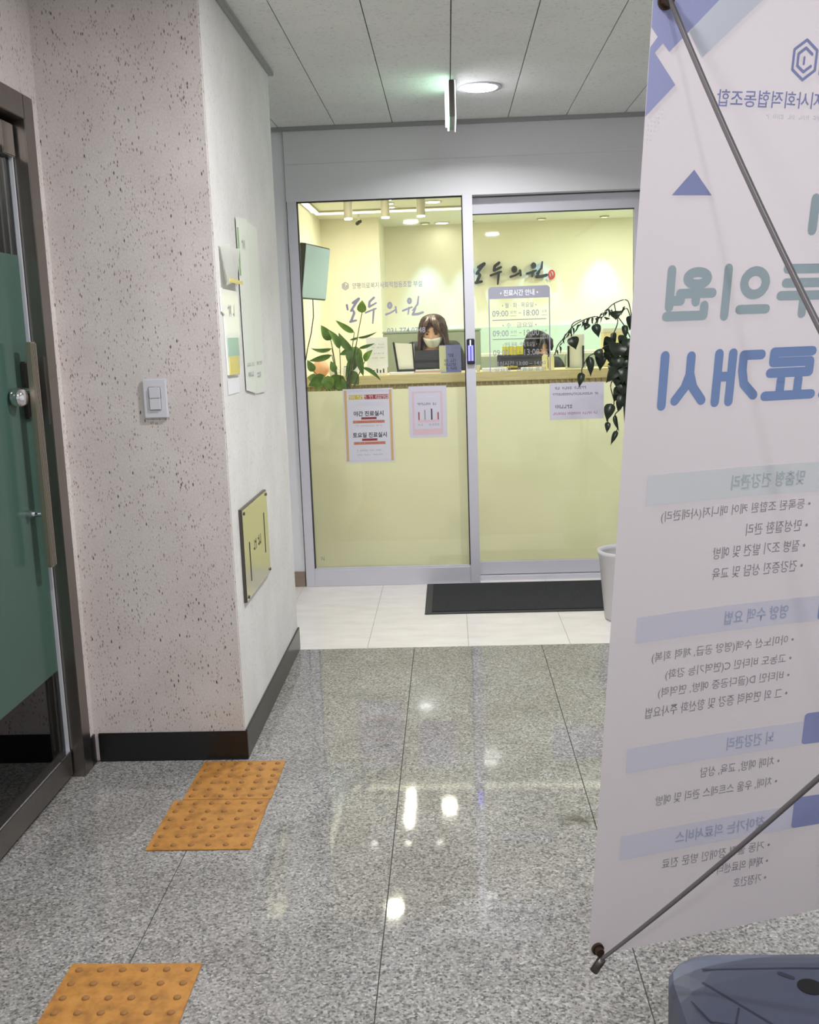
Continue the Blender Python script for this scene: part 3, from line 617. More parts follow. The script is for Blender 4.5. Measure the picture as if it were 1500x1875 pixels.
# eyelets, arms, hub and water-filled base
for a, b in ((.02, 1.782), (.58, 1.782), (.018, .018), (.582, .018)):
    bm = bmesh.new(); p = BP(a, b); add_cyl(bm, p-bnn*.004, p+bnn*.006, .013, n=16); add_cyl(bm, p+bnn*.004, p+bnn*.016, .009, n=12); obj('eyelet', bm, M['knob'], ban)
hub = BP(.3, .919, .519)
for s in (0, 1):
    mx = lambda a: .6-a if s else a
    tube('arm', [BP(mx(.016), 1.79, .016)]+bez(BP(mx(.022), 1.782, .014), BP(mx(.183), 1.353, .165), hub), [.0042]+[.0042+.002*i/14 for i in range(15)], M['pole'], ban)
    tube('arm', [BP(mx(.004), -.022, .018)]+bez(BP(mx(.018), .0, .016), BP(mx(.192), .338, .186), hub), [.0040]+[.0040+.001*i/14 for i in range(15)], M['pole'], ban)
    p = BP(mx(.004), -.022, .018); q = BP(mx(.022), .006, .018); tube('arm_tip', [p, q], .009, M['steeldk'], ban)
bm = bmesh.new(); bmesh.ops.create_uvsphere(bm, u_segments=14, v_segments=10, radius=.03, matrix=Matrix.Translation(hub)); obj('hub', bm, M['steeldk'], ban, True)
tube('post', [(.735, 1.70, .10), (.735, 1.55, .55), hub], .012, M['pole'], ban)
# base tank: low slate block with bevelled shoulders
def ring(z, ins):
    x0, x1, y0, y1 = .425+ins, 1.06-ins, 1.46+ins, 2.045-ins; r = .10
    return [bm.verts.new((a, b, z)) for a, b in rrect(x0, y0, x1, y1, r, 4)]
bm = bmesh.new(); rs = [ring(.0, .02), ring(.012, .0), ring(.105, .0), ring(.120, .008), ring(.130, .035), ring(.134, .06)]
for A, B in zip(rs, rs[1:]):
    for k in range(len(A)): bm.faces.new((A[k], A[(k+1) % len(A)], B[(k+1) % len(A)], B[k]))
bm.faces.new(rs[-1]); bm.faces.new(rs[0][::-1])
tk = obj('base_tank', bm, M['tank'], ban)
TP = Plane((0, 0, .134), (1, 0, 0), (0, 1, 0), (0, 0, 1))
for p in ([(.49, 1.92), (.60, 1.78), (.70, 1.55)],):
    bm = bmesh.new(); add_stroke(bm, TP, p, .006, .0006); obj('crease', bm, M['tankline'], tk)
bm = bmesh.new(); add_stroke(bm, TP, [(.452, 1.86), (.475, 1.80), (.52, 1.79), (.54, 1.84)], .004, .0006); obj('crease', bm, M['tankline'], tk)
bm = bmesh.new(); add_stroke(bm, TP, [(.50, 1.965), (.68, 1.968), (.95, 1.96)], .005, .0006); obj('crease', bm, M['tankline'], tk)
bm = bmesh.new(); add_cyl(bm, (.702, 1.905, .131), (.702, 1.905, .1352), .026, n=20); obj('filler_hole', bm, M['tankhole'], tk)
bm = bmesh.new(); add_stroke(bm, TP, [(.655, 1.95), (.675, 1.935)], .012, .0008); obj('latch_slot', bm, M['tankline'], tk)
cyl('post_socket', (.735, 1.70, .13), (.735, 1.69, .16), .022, M['tank'], tk)
# ================================================================ THINGS ON THE CLINIC FRONT
# grey vinyl clinic name on the fixed pane: brush strokes in units of one photo point, y down
STROKES = {
 'mo': [([(200, 465), (212, 530)], [34, 26]), ([(285, 432), (372, 372), (330, 432), (262, 545)], [34, 40, 36, 34]), ([(290, 540), (308, 575), (262, 695)], [30, 36, 34]), ([(250, 703), (335, 685)], [36, 28])],
 'du': [([(592, 355), (528, 415), (520, 485)], [34, 34, 34]), ([(522, 490), (622, 432)], [30, 26]), ([(470, 575), (540, 545), (622, 512)], [26, 26, 24]), ([(590, 520), (582, 620), (575, 728)], [28, 28, 20])],
 'ui': [(ell(820, 468, 22, 36, 12), 34), ([(765, 600), (830, 575), (902, 532)], [28, 24, 24]), ([(905, 490), (916, 575)], [28, 24])],
 'won': [(ell(1105, 402, 20, 32, 12), 32), ([(1010, 545), (1140, 492)], [28, 24]), ([(1097, 500), (1086, 595)], [26, 20]), ([(1236, 338), (1222, 450), (1150, 540)], [18, 26, 18]), ([(1195, 505), (1152, 600), (1230, 592), (1298, 568)], [20, 34, 36, 34])],
}
def gl(x, y, Y): p = at(x, y, Y); return (p.x, p.z)
t = thing('vinyl_lettering', (-.38, GY-.004, 1.45), 'grey brush style clinic name and phone number stuck on the left glass pane', 'lettering')
k = 190/1500
for nm, sts in STROKES.items():
    bm = bmesh.new()
    for pts, wd in sts:
        sc = k*GY/FPX
        add_stroke(bm, GL, [gl(610+x*k, 500+y*k, GY) for x, y in pts], [q*sc for q in wd] if isinstance(wd, list) else wd*sc, .0012)
    obj('brush_letter', bm, M['vinyl'], t)
def px_text(body, x0, y0, x1, y1, pl, Y, m, parent, d=.0012, bold=0.0, name='lettering'):
    """lettering between two photo points on a pane; the row keeps the pane's own level"""
    a = gl(x0, (y0+y1)/2, Y); b = gl(x1, (y0+y1)/2-(x1-x0)*.034, Y); h = (y1-y0)*Y/FPX
    z = (a[1]+b[1])/2
    return text(name, pl, body, a[0], b[0], z-h/2, z+h/2, m, parent, d, bold)
px_text('양평의료복지사회적협동조합 부설', 645, 518, 773, 529, GL, GY, M['vinyl'], t, bold=.015)
px_text('031.774.0748', 709, 601, 779, 611, GL, GY, M['vinyl'], t, bold=.01)
bm = bmesh.new(); c0 = gl(632.5, 524, GY); s_ = GY/FPX
for r_ in (6.2, 3.9, 1.8): add_stroke(bm, GL, [(c0[0]+r_*s_*math.cos(math.radians(90+60*i)), c0[1]+r_*1.1*s_*math.sin(math.radians(90+60*i))) for i in range(7 if r_ > 5 else 6)], 1.3*s_, .0012)
obj('emblem', bm, M['vinyl'], t)
# opening hours on the sliding door
hs = thing('opening_hours_sign', (.47, 6.0, 1.22), 'grey framed vinyl opening hours sign on the sliding glass door', 'sign')
A = gl(894, 526, 6.003); B = gl(1007, 522, 6.003); Cb = gl(896, 681, 6.003)
hx0, hx1, hz1 = A[0], B[0], (A[1]+B[1])/2; s6 = 6.003/FPX; hz0 = Cb[1]
hd = 21*s6; bw = 2.0*s6
poly('header_band', SL, [(hx0, hz1-hd), (hx1, hz1-hd)]+[p for p in rrect(hx0, hz1-hd, hx1, hz1, .02)[:12]], M['vinyl'], hs, .0005)
for a0, a1 in ((hx0, hx0+bw), (hx1-bw, hx1)): poly('border', SL, rect(a0, hz0, a1, hz1-hd), M['vinyl'], hs, .0005)
def hrow(body, fx0, fx1, py, ph, m='vinyltxt', bold=.006):      # fractions of the sign's width, photo points below its top
    wq = hx1-hx0
    text('text_line', SL, body, hx0+wq*fx0, hx0+wq*fx1, hz1-(py+ph/2)*s6, hz1-(py-ph/2)*s6, M[m], hs, .0009, bold)
hrow('• 진료시간 안내 •', .19, .81, 11, 11, 'vinylw', .02)
def hours(y0, a, b, nm):
    hrow(nm, .22, .78, y0, 9)
    hrow(a, .06, .32, y0+14, 11); hrow('오전', .35, .45, y0+12, 5); hrow('–', .49, .53, y0+14, 1.2); hrow(b, .57, .82, y0+14, 11); hrow('오후', .86, .95, y0+12, 5)
    for f0, f1 in ((.35, .45), (.86, .95)): poly('underline', SL, rect(hx0+(hx1-hx0)*f0, hz1-(y0+19)*s6, hx0+(hx1-hx0)*f1, hz1-(y0+18.2)*s6), M['vinyltxt'], hs)
def rule(y0): poly('divider', SL, rect(hx0+(hx1-hx0)*.06, hz1-(y0+.8)*s6, hx0+(hx1-hx0)*.94, hz1-(y0-.8)*s6), M['vinyltxt'], hs)
hours(33, '09:00', '18:00', '• 월 · 화 · 목요일 •'); rule(58.5)
hours(68, '09:00', '19:00', '• 수 · 금요일 •'); rule(92.5)
hours(102.5, '09:00', '13:00', '• 매월 둘째 · 넷째 토요일 •')
hrow('점심시간 13:00 – 14:00', .08, .92, 136, 9); hrow('일요일 · 공휴일 휴진', .08, .92, 147, 7)
# posters on the fixed pane
def sheetbox(pl, Y, x0, y0, x1, y1):
    a = gl(x0, y0, Y); b = gl(x1, y0-(x1-x0)*.034, Y); c = gl(x0+(y1-y0)*.05, y1, Y); d = gl(x1+(y1-y0)*.05, y1-(x1-x0)*.034, Y)
    return (a[0]+c[0])/2, (c[1]+d[1])/2, (b[0]+d[0])/2, (a[1]+b[1])/2
t = thing('clinic_poster', (-.5, GY-.003, .8), 'white poster with gold edges and orange bars on the left glass pane', 'poster')
x0, z0, x1, z1 = sheetbox(GL, GY, 627, 713, 718, 848); W_ = x1-x0; H_ = z1-z0
GP = Plane((x0, GY-.0015, z0), (1, 0, 0), (0, 0, 1), (0, -1, 0))
sheet('sheet', GP, rect(0, 0, W_, H_), M['posterpaper'], .0008, t)
R = lambda a0, b0, a1, b1: rect(W_*a0, H_*b0, W_*a1, H_*b1)
for r_ in ((.025, .02, .075, .98), (.925, .02, .975, .98)): poly('gold_edge', GP, R(*r_), M['inkgold'], t, .0012)
for r_ in ((.075, .955, .925, .98), (.075, .02, .925, .035)): poly('grey_edge', GP, R(*r_), M['lilac'], t, .0012)
D1 = .0014
scribble('title_print', GP, W_*.12, W_*.41, H_*.862, H_*.913, M['paper'], t, 7, D1); scribble('title_print', GP, W_*.43, W_*.91, H_*.862, H_*.913, M['paper'], t, 11, D1)
poly('title_block', GP, R(.12, .857, .41, .918), M['inkyel'], t, .0011); poly('title_block', GP, R(.43, .857, .91, .918), M['inkred'], t, .0011)
for b_ in (.81, .79, .77): scribble('small_print', GP, W_*.22, W_*.80, H_*b_, H_*(b_+.012), M['lilac'], t, 22, D1)
text('lettering', GP, '야간 진료실시', W_*.2, W_*.8, H_*.63, H_*.70, M['inkblack'], t, D1, .02)
text('lettering', GP, '토요일 진료실시', W_*.17, W_*.85, H_*.34, H_*.41, M['inkblack'], t, D1, .02)
for b_ in (.585, .295):
    poly('print_block', GP, R(.35, b_, .66, b_+.032), M['inkred'], t, .0012); poly('print_bar', GP, R(.18, b_-.05, .82, b_-.012), M['inkor'], t, .0012)
    scribble('small_print', GP, W_*.2, W_*.8, H_*(b_-.043), H_*(b_-.018), M['inkred'], t, 20, D1); scribble('small_print', GP, W_*.37, W_*.64, H_*(b_+.006), H_*(b_+.026), M['inkblack'], t, 9, D1)
for b_, m_ in ((.49, 'ink_grey'), (.155, 'ink_grey'), (.095, 'ink_grey')): scribble('small_print', GP, W_*.24, W_*.76, H_*b_, H_*(b_+.022), M[m_], t, 18, D1)
t = thing('clinic_poster', (-.2, GY-.003, .9), 'small lilac poster with a pink border on the left glass pane', 'poster')
x0, z0, x1, z1 = sheetbox(GL, GY, 747, 708, 816, 802); W_ = x1-x0; H_ = z1-z0
GP = Plane((x0, GY-.0015, z0), (1, 0, 0), (0, 0, 1), (0, -1, 0))
sheet('sheet', GP, rect(0, 0, W_, H_), M['lilac'], .0008, t)
for r_ in ((.09, .06, .14, .90), (.84, .06, .89, .90), (.14, .87, .84, .90), (.14, .06, .84, .17)): poly('pink_border', GP, R(*r_), M['inkpink'], t, .0012)
scribble('title_print', GP, W_*.22, W_*.78, H_*.63, H_*.68, M['inkblack'], t, 11, D1); scribble('small_print', GP, W_*.3, W_*.7, H_*.78, H_*.80, M['ink_pale'], t, 14, D1)
for a_, h_, m_ in ((.24, .16, 'inkred'), (.40, .2, 'ink_grey'), (.58, .22, 'inkblack'), (.75, .15, 'inkred')): poly('drawing', GP, R(a_, .34, a_+.035, .34+h_), M[m_], t, .0013)
poly('drawing', GP, R(.22, .30, .80, .345), M['inkpink'], t, .0013); scribble('small_print', GP, W_*.22, W_*.80, H_*.23, H_*.275, M['ink_grey'], t, 8, D1)
# notice on the sliding door
t = thing('door_notice', (.8, 6.0, .9), 'pale grey landscape notice with black and red lines on the sliding door', 'notice')
x0, z0, x1, z1 = sheetbox(SL, 6.003, 1005, 702, 1104, 769); W_ = x1-x0; H_ = z1-z0
GP = Plane((x0, 6.002, z0), (1, 0, 0), (0, 0, 1), (0, -1, 0))
sheet('sheet', GP, rect(0, 0, W_, H_), M['lilac'], .0008, t)
scribble('printed_line', GP, W_*.10, W_*.68, H_*.82, H_*.90, M['inkblack'], t, 13, D1); scribble('printed_line', GP, W_*.06, W_*.9, H_*.66, H_*.73, M['inkblack'], t, 24, D1)
scribble('printed_line', GP, W_*.10, W_*.42, H_*.30, H_*.41, M['inkblack'], t, 6, D1); scribble('printed_line', GP, W_*.06, W_*.88, H_*.13, H_*.20, M['inkred'], t, 24, D1)
# small mark at the lower corner of the film
px_text('N', 589, 1019, 594, 1027, GL, GY, M['ink_grey'], win, name='maker_mark')
# door switch with two blue light strips on the mullion
t = thing('door_switch', (.125, 5.888, 1.29), 'black door switch with two glowing blue strips on the white mullion', 'door switch')
box('body', (.104, 5.874, 1.288), (.149, 5.890, 1.432), M['blackplastic'], t, .004)
for a in (.111, .1285): box('light_strip', (a, 5.8725, 1.308), (a+.0125, 5.875, 1.395), M['ledblue'], t)
box('indicator', (.1215, 5.8725, 1.392), (.1275, 5.875, 1.425), M['ledwhite'], t)

# ================================================================ CLINIC INTERIOR
ct = thing('reception_counter', (.45, 7.1, 0), 'cream reception counter with a pale wood ledge behind the glass', 'counter')
box('body', (-1.05, 6.93, 0), (2.0, 7.12, 1.115), M['cream'], ct)
box('ledge', (-1.055, 6.86, 1.142), (2.03, 7.25, 1.205), M['wood'], ct, .004)
box('ledge_band', (-1.05, 6.90, 1.10), (2.0, 6.94, 1.142), M['wood'], ct)
dm = piece_mesh('dentil', .012, .03, .030, M['wooddk'])  # teeth in a slightly darker wood than the ledge
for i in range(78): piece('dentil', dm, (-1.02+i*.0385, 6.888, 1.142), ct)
LZ = 1.205
def on(px, py, Y): return at(px, py, Y)
# monitor with its dark back to the visitors
def monitor(label, x0, x1, y, z1, tilt=0):
    t = thing('computer_monitor', ((x0+x1)/2, y, LZ), label, 'monitor')
    box('back_shell', (x0, y, LZ+.028), (x1, y+.03, z1), M['monitor'], t, .006)
    box('vent_band', (x0+.02, y-.004, LZ+.07), (x1-.02, y+.004, LZ+.085), M['blackplastic'], t)
    box('bezel', (x0-.003, y+.028, LZ+.024), (x1+.003, y+.036, z1+.004), M['blackplastic'], t)
    box('foot', ((x0+x1)/2-.09, y-.02, LZ), ((x0+x1)/2+.09, y+.10, LZ+.010), M['blackplastic'], t, .003)
    box('neck', ((x0+x1)/2-.02, y+.02, LZ), ((x0+x1)/2+.02, y+.045, LZ+.05), M['blackplastic'], t)
monitor('dark computer monitor seen from behind in front of the masked brown-haired receptionist', -.325, .09, 7.12, 1.352)
monitor('dark computer monitor seen from behind in front of the black-haired person', .338, .655, 7.12, 1.302)
t = thing('card_stand', (.01, 6.95, LZ), 'small upright blue and cream card stand with dark print on the ledge', 'sign')
Y_ = 6.93; p0 = on(805, 672, Y_); p1 = on(844, 631, Y_)
box('card', (p0.x, Y_, LZ), (p1.x, Y_+.008, p1.z), M['acrylic'], t, .002); box('cream_side', (p0.x, Y_-.002, LZ+.004), (p0.x+.045, Y_+.001, p1.z-.004), M['cardcream'], t)
box('foot', (p0.x+.01, Y_-.03, LZ), (p1.x-.01, Y_+.06, LZ+.006), M['acrylic'], t)
cpl = Plane((p0.x, Y_-.0025, LZ), (1, 0, 0), (0, 0, 1), (0, -1, 0)); cw = p1.x-p0.x
scribble('print', cpl, cw*.40, cw*.66, .105, .128, M['inkblack'], t, 3); scribble('print', cpl, cw*.22, cw*.85, .07, .092, M['inkblack'], t, 7); scribble('print', cpl, cw*.22, cw*.85, .045, .065, M['inkblack'], t, 7); scribble('print', cpl, cw*.3, cw*.8, .02, .04, M['inkblack'], t, 5)
# document holder with black side bars
t = thing('document_holder', (-.34, 7.02, LZ), 'pale document holder with thin slanted black sides left of the dark monitor', 'document holder')
p0 = on(722, 680, 7.0); p1 = on(758, 627, 7.0)
bm = bmesh.new(); DP = Plane((0, 7.02, 0), (1, 0, 0), (0, 0, 1), (0, -1, 0))
add_poly(bm, DP, [(p0.x+.025, LZ), (p1.x, LZ), (p1.x, p1.z-.01), (p0.x, p1.z)], 0, .006); obj('panel', bm, M['offwhite'], t)
bm = bmesh.new(); add_stroke(bm, DP, [(p0.x+.028, LZ+.006), (p0.x+.002, p1.z)], .014, .006, .006); obj('side_bar', bm, M['blackplastic'], t)
bm = bmesh.new(); add_stroke(bm, DP, [(p1.x, LZ+.006), (p1.x-.01, p1.z)], .010, .006, .006); obj('side_bar', bm, M['blackplastic'], t)
box('tray', (p0.x+.02, 6.985, LZ), (p1.x+.01, 7.05, LZ+.03), M['blackplastic'], t)
# loose papers, magazines
def flat(name, px0, px1, Y, h, m, label, cat='paper', dy=.10, bev=.001):
    a = on(px0, 680, Y).x; b = on(px1, 680, Y).x
    bm = bmesh.new(); add_box(bm, (a, Y, LZ), (b, Y+dy, LZ+h), bev); return tag(obj(name, bm, m), label, cat)
flat('paper_stack', 713, 758, 6.885, .014, M['paper'], 'thin white paper stack on the ledge below the document holder')
t = thing('magazine_pile', (-.1, 6.95, LZ), 'flat pile of pale magazines on the ledge before the card stand', 'magazines')
a = on(759, 680, 6.885).x; b = on(807, 680, 6.885).x
for i, m_ in enumerate(('paper2', 'peach', 'paper')): box('magazine', (a+.004*i, 6.872, LZ+.009*i), (b-.003*i, 6.925, LZ+.009*i+.008), M[m_], t)
flat('paper_stack', 884, 930, 6.90, .020, M['paper'], 'white folded paper stack at the ledge beside the mullion', dy=.14)
flat('paper_tray', 955, 995, 6.90, .018, M['paper2'], 'low pale grey tray on the ledge under the right monitor', 'tray', .10, .004)
p = on(876, 680, 6.95); tag(lathe('paper_cup', [(0, 0), (.011, 0), (.015, .042), (.0165, .043), (.014, .041), (.0105, .003), (0, .003)], (p.x, 6.95, LZ), M['offwhite']), 'tiny white cup on the ledge close to the mullion', 'cup')
for (a_, b_, top, lab) in ((994, 1003, 648, 'slim cream carton standing left of its twin on the ledge'), (1005, 1015, 650, 'slim cream carton standing right of its twin on the ledge')):
    p0 = on(a_, 679, 6.95); p1 = on(b_, top, 6.95); t = thing('carton', ((p0.x+p1.x)/2, 6.97, LZ), lab, 'carton', 'cream cartons on the ledge')
    box('body', (p0.x, 6.95, LZ), (p1.x, 6.99, p1.z-.012), M['creambox'], t, .002); box('cap', (p0.x+.006, 6.956, p1.z-.012), (p1.x-.006, 6.984, p1.z), M['offwhite'], t, .002)
p0 = on(920, 646, 7.3); p1 = on(958, 633, 7.3)
t = thing('file_rack', ((p0.x+p1.x)/2, 7.30, 0), 'rack of bright yellow folders behind the right monitor', 'file rack')
box('rack', (p0.x-.01, 7.265, 0), (p1.x+.01, 7.335, 1.20), M['offwhite'], t)
for i in range(6):
    x_ = p0.x+(p1.x-p0.x)*i/6; box('folder', (x_+.001, 7.275, .80), (x_+(p1.x-p0.x)/6-.001, 7.325, p1.z-.004*(i % 2)), M['yellow'], t)
# white stand with dark bars, far right of the ledge
t = thing('display_frame', (.95, 7.02, LZ), 'white display frame with two black side bars behind the hanging plant', 'display frame')
p0 = on(1040, 676, 7.0); p1 = on(1070, 612, 7.0)
box('panel', (p0.x, 7.02, LZ), (p1.x, 7.03, p1.z), M['offwhite'], t, .003)
for x_ in (p0.x, p1.x-.012): box('side_bar', (x_, 7.005, LZ), (x_+.012, 7.022, LZ+.15), M['blackplastic'], t); box('bar_top', (x_, 7.005, LZ+.15), (x_+.012, 7.022, p1.z), M['paper'], t)
box('foot', (p0.x-.01, 6.98, LZ), (p1.x+.01, 7.07, LZ+.008), M['sage'], t)
p0 = on(1105, 676, 7.1); p1 = on(1140, 600, 7.1)
t = thing('storage_box', ((p0.x+p1.x)/2, 7.14, LZ), 'beige storage carton on the ledge behind the hanging plant', 'box')
box('carton', (p0.x, 7.08, LZ), (p1.x, 7.22, p1.z-.03), M['creambox'], t, .003); box('lid', (p0.x-.004, 7.076, p1.z-.03), (p1.x+.004, 7.224, p1.z), M['offwhite'], t, .003)
# white notice and small things left, behind the plant
t = thing('standing_notice', (-.49, 6.98, LZ), 'white standing notice sheet with faint lines behind the green plant', 'notice')
p0 = on(672, 667, 6.97); p1 = on(709, 617, 6.97); NP = Plane((p0.x, 6.968, 0), (1, 0, 0), (0, 0, 1), (0, -1, 0)); nw = p1.x-p0.x
box('sheet', (p0.x, 6.97, LZ+.05), (p1.x, 6.974, p1.z), M['paper'], t); box('holder', (p0.x+.02, 6.965, LZ), (p1.x-.008, 6.99, LZ+.052), M['paper'], t, .002)
for zz, n_, m_ in ((.20, 6, 'ink_grey'), (.18, 8, 'ink_grey'), (.14, 3, 'ink_grey'), (.11, 8, 'inkor')): scribble('print', NP, nw*.25, nw*.85, LZ+zz, LZ+zz+.008, M[m_], t, n_, .003)
for i in range(4): poly('bar_mark', NP, rect(nw*(.3+.15*i), LZ+.012, nw*(.36+.15*i), LZ+.012+.02+.008*(i % 2)), M['inkblack'], t, .0045)
t = thing('leaflet_tray', (-.62, 6.92, LZ), 'pale blue leaflet tray on the ledge behind the plant stems', 'tray')
p0 = on(629, 690, 6.9); p1 = on(655, 672, 6.9); box('tray', (p0.x, 6.9, LZ), (p1.x, 7.0, LZ+.06), M['paper'], t, .003); box('leaflet', (p0.x+.006, 6.91, LZ+.06), (p1.x-.006, 6.99, LZ+.066), M['acrylic'], t)
p = on(611, 684, 6.95); t = thing('mug', (p.x, 6.95, LZ), 'white rounded mug on the ledge between the plant stems', 'mug')
lathe('cup', [(0, 0), (.022, 0), (.028, .02), (.028, .062), (.026, .064), (.024, .06), (.022, .01), (0, .008)], (p.x, 6.95, LZ), M['paper'], t)
bm = bmesh.new(); add_tube(bm, [V((p.x+.026, 6.95, LZ+.05)), V((p.x+.042, 6.95, LZ+.045)), V((p.x+.042, 6.95, LZ+.025)), V((p.x+.027, 6.95, LZ+.018))], .004, 6); obj('handle', bm, M['paper'], t, True)
p = on(588, 680, 7.0); t = thing('vase', (p.x, 7.0, LZ), 'round peach ceramic vase partly hidden by the plant leaves', 'vase')
lathe('body', [(0, 0), (.03, 0), (.055, .03), (.06, .06), (.04, .10), (.022, .12), (.026, .13), (.02, .13), (.016, .11), (0, .10)], (p.x, 7.0, LZ), M['peach'], t)
# sage partition behind the receptionist
p0 = on(704, 690, 8.0); p1 = on(765, 609, 8.0)
t = thing('office_partition', ((p0.x+p1.x)/2, 8.02, 0), 'sage grey office partition behind the receptionist', 'partition')
box('panel', (p0.x, 8.0, .04), (.25, 8.035, p1.z), M['sage'], t, .006)
for x_ in (p0.x+.02, .20): box('foot', (x_, 7.9, 0), (x_+.04, 8.14, .04), M['steeldk'], t)
box('cap_rail', (p0.x-.005, 7.997, p1.z), (.255, 8.038, p1.z+.015), M['sage'], t, .003)
p0 = on(866, 700, 8.3); p1 = on(1150, 640, 8.3)
t = thing('low_cabinet', ((p0.x+p1.x)/2, 8.5, 0), 'grey beige low cabinet row along the clinic back wall', 'cabinet')
box('carcass', (p0.x, 8.35, .05), (p1.x, 8.75, p1.z), M['offwhite'], t)
for i in range(5):
    a = p0.x+(p1.x-p0.x)*i/5; b = p0.x+(p1.x-p0.x)*(i+1)/5; d_ = box('door', (a+.004, 8.335, .08), (b-.004, 8.35, p1.z-.02), M['sage'], t, .002); box('handle', (b-.03, 8.325, .8), (b-.02, 8.336, .95), M['steeldk'], d_)
box('plinth', (p0.x+.01, 8.37, 0), (p1.x-.01, 8.73, .05), M['steeldk'], t)
# wall sign: black brush letters standing off the back wall
ws = thing('wall_sign', (.55, 9.655, 1.88), 'black raised brush style clinic name on the cream back wall', 'sign')
BW = Plane((0, 9.66, 0), (1, 0, 0), (0, 0, 1), (0, -1, 0))
def wl(x, y):   # the same letters, moved and narrowed onto the back wall
    X_ = 897+(610+x*k-668)*.97; Y0 = 481+(500+y*k-544)*.82
    p = at(X_, Y0, 9.66); return (p.x, p.z)
for nm, sts in STROKES.items():
    bm = bmesh.new()
    for pts, wd in sts:
        sc = k*9.66/FPX*1.15
        add_stroke(bm, BW, [wl(x, y) for x, y in pts], [q*sc for q in wd] if isinstance(wd, list) else wd*sc, 0, .05)
    obj('brush_letter', bm, M['letter'], ws)
c0 = gl(1010, 503, 9.66); bm = bmesh.new()
add_stroke(bm, BW, [(c0[0]+.026*math.cos(a), c0[1]+.038*math.sin(a)) for a in [i*math.tau/14 for i in range(15)]], .012, 0, .02); add_stroke(bm, BW, [(c0[0]-.008, c0[1]+.02), (c0[0]+.006, c0[1]-.02)], .010, 0, .02); obj('seal_mark', bm, M['seal'], ws)
# television on the left wall
tc = V((-.93, 7.402, 1.92)); tv = thing('television', (-.93, 7.402, 1.7), 'tilted wall television with a pale teal screen on the clinic left wall', 'television')
TM = Matrix.Translation(tc) @ Matrix.Rotation(1.375, 4, 'Z') @ Matrix.Rotation(.14, 4, 'X')
bm = bmesh.new(); add_box(bm, (-.270, -.004, -.188), (.270, .04, .188), .004, TM); obj('housing', bm, M['blackplastic'], tv)
bm = bmesh.new(); add_box(bm, (-.262, -.008, -.176), (.262, -.003, .180), 0, TM); obj('screen', bm, M['screen'], tv)
bm = bmesh.new(); add_box(bm, (-.05, .04, -.05), (.05, .10, .05), 0, TM); obj('bracket', bm, M['steeldk'], tv)
pts = [on(*q, 7.3) for q in ((573, 548), (574, 580), (570, 610), (563, 640), (560, 660))]
for q in pts: q.x = min(q.x, -.86)
tube('cable', pts, .004, M['blackplastic'], tv, 6)
# spot lamps over the counter
for i, (px_, lab) in enumerate(((638, 'white cylinder spotlight hanging leftmost over the counter'), (706, 'white cylinder spotlight hanging in the middle of the three'), (771, 'white cylinder spotlight hanging rightmost, nearest the mullion'))):
    p = on(px_, 399, 7.0); t = thing('cylinder_spotlight', (p.x, 7.0, 2.235), lab, 'spotlight', 'cylinder spotlights over the counter')
    cyl('housing', (p.x, 7.0, 2.242), (p.x, 7.0, 2.45), .029, M['shade'], t, n=24); cyl('lens', (p.x, 7.0, 2.234), (p.x, 7.0, 2.243), .027, M['emitwarm'], t, n=24)
    spot('cylinder_spot_lamp', (p.x, 7.0, 2.228), (p.x, 7.0, 0), 6, 80, .5, WARM)
# clinic down-lights, strip and camera
labs = ['small round downlight nearest the glass of the row of three in the clinic ceiling', 'small round downlight in the middle of the row of three in the clinic ceiling', 'small round downlight farthest back of the row of three in the clinic ceiling', 'round clinic downlight at the top of the left pane near the mullion', 'round clinic downlight high against the back wall', 'round clinic downlight just inside the fixed pane', 'added unseen clinic fill light over the right end of the counter', 'added unseen clinic fill light at the far right of the back wall']
for (x, y, p, r), lab in zip(CLINIC_LIGHTS, labs): downlight('clinic_downlight_and_fill', x, y, 2.45, r, lab, M['emitwarm'], 'clinic ceiling downlights')
t = thing('strip_light', (.6, 8.36, 2.42), 'thin warm strip light running across the clinic ceiling', 'strip light')
box('channel', (-1.03, 8.29, 2.436), (2.3, 8.43, 2.45), M['shade'], t); box('diffuser', (-1.03, 8.31, 2.431), (2.3, 8.41, 2.437), M['emitstrip'], t)
t = thing('strip_light', (-1.03, 7.0, 2.42), 'thin warm strip light running along the clinic left wall', 'strip light')
box('channel', (-1.05, 6.1, 2.436), (-.99, 8.27, 2.45), M['shade'], t); box('diffuser', (-1.045, 6.1, 2.431), (-.995, 8.27, 2.437), M['emitstrip'], t)
p = on(657, 408, 8.6); t = thing('security_camera', (p.x, 8.6, 2.36), 'tiny dark security camera under the clinic ceiling', 'security camera')
cyl('mount', (p.x, 8.6, p.z+.02), (p.x, 8.6, 2.45), .012, M['offwhite'], t); bm = bmesh.new(); add_cyl(bm, (p.x-.012, 8.57, p.z-.010), (p.x+.012, 8.62, p.z+.014), .014, n=14); obj('body', bm, M['blackplastic'], t)
for i, x in enumerate(WASH):
    t = thing('wall_washer', (x, 9.47, 2.40), ['recessed wall washer lamp above the first brush letters', 'recessed wall washer lamp above the last brush letters', 'recessed wall washer lamp right of the red seal', 'recessed wall washer lamp in the far right corner', 'recessed wall washer lamp above the receptionist'][i], 'light', 'wall washers along the back wall')
    lathe('ring', [(.03, -.012), (.042, -.010), (.044, 0), (.03, 0)], (x, 9.47, 2.45), M['shade'], t); cyl('lens', (x, 9.47, 2.444), (x, 9.47, 2.452), .029, M['emitcool'], t)
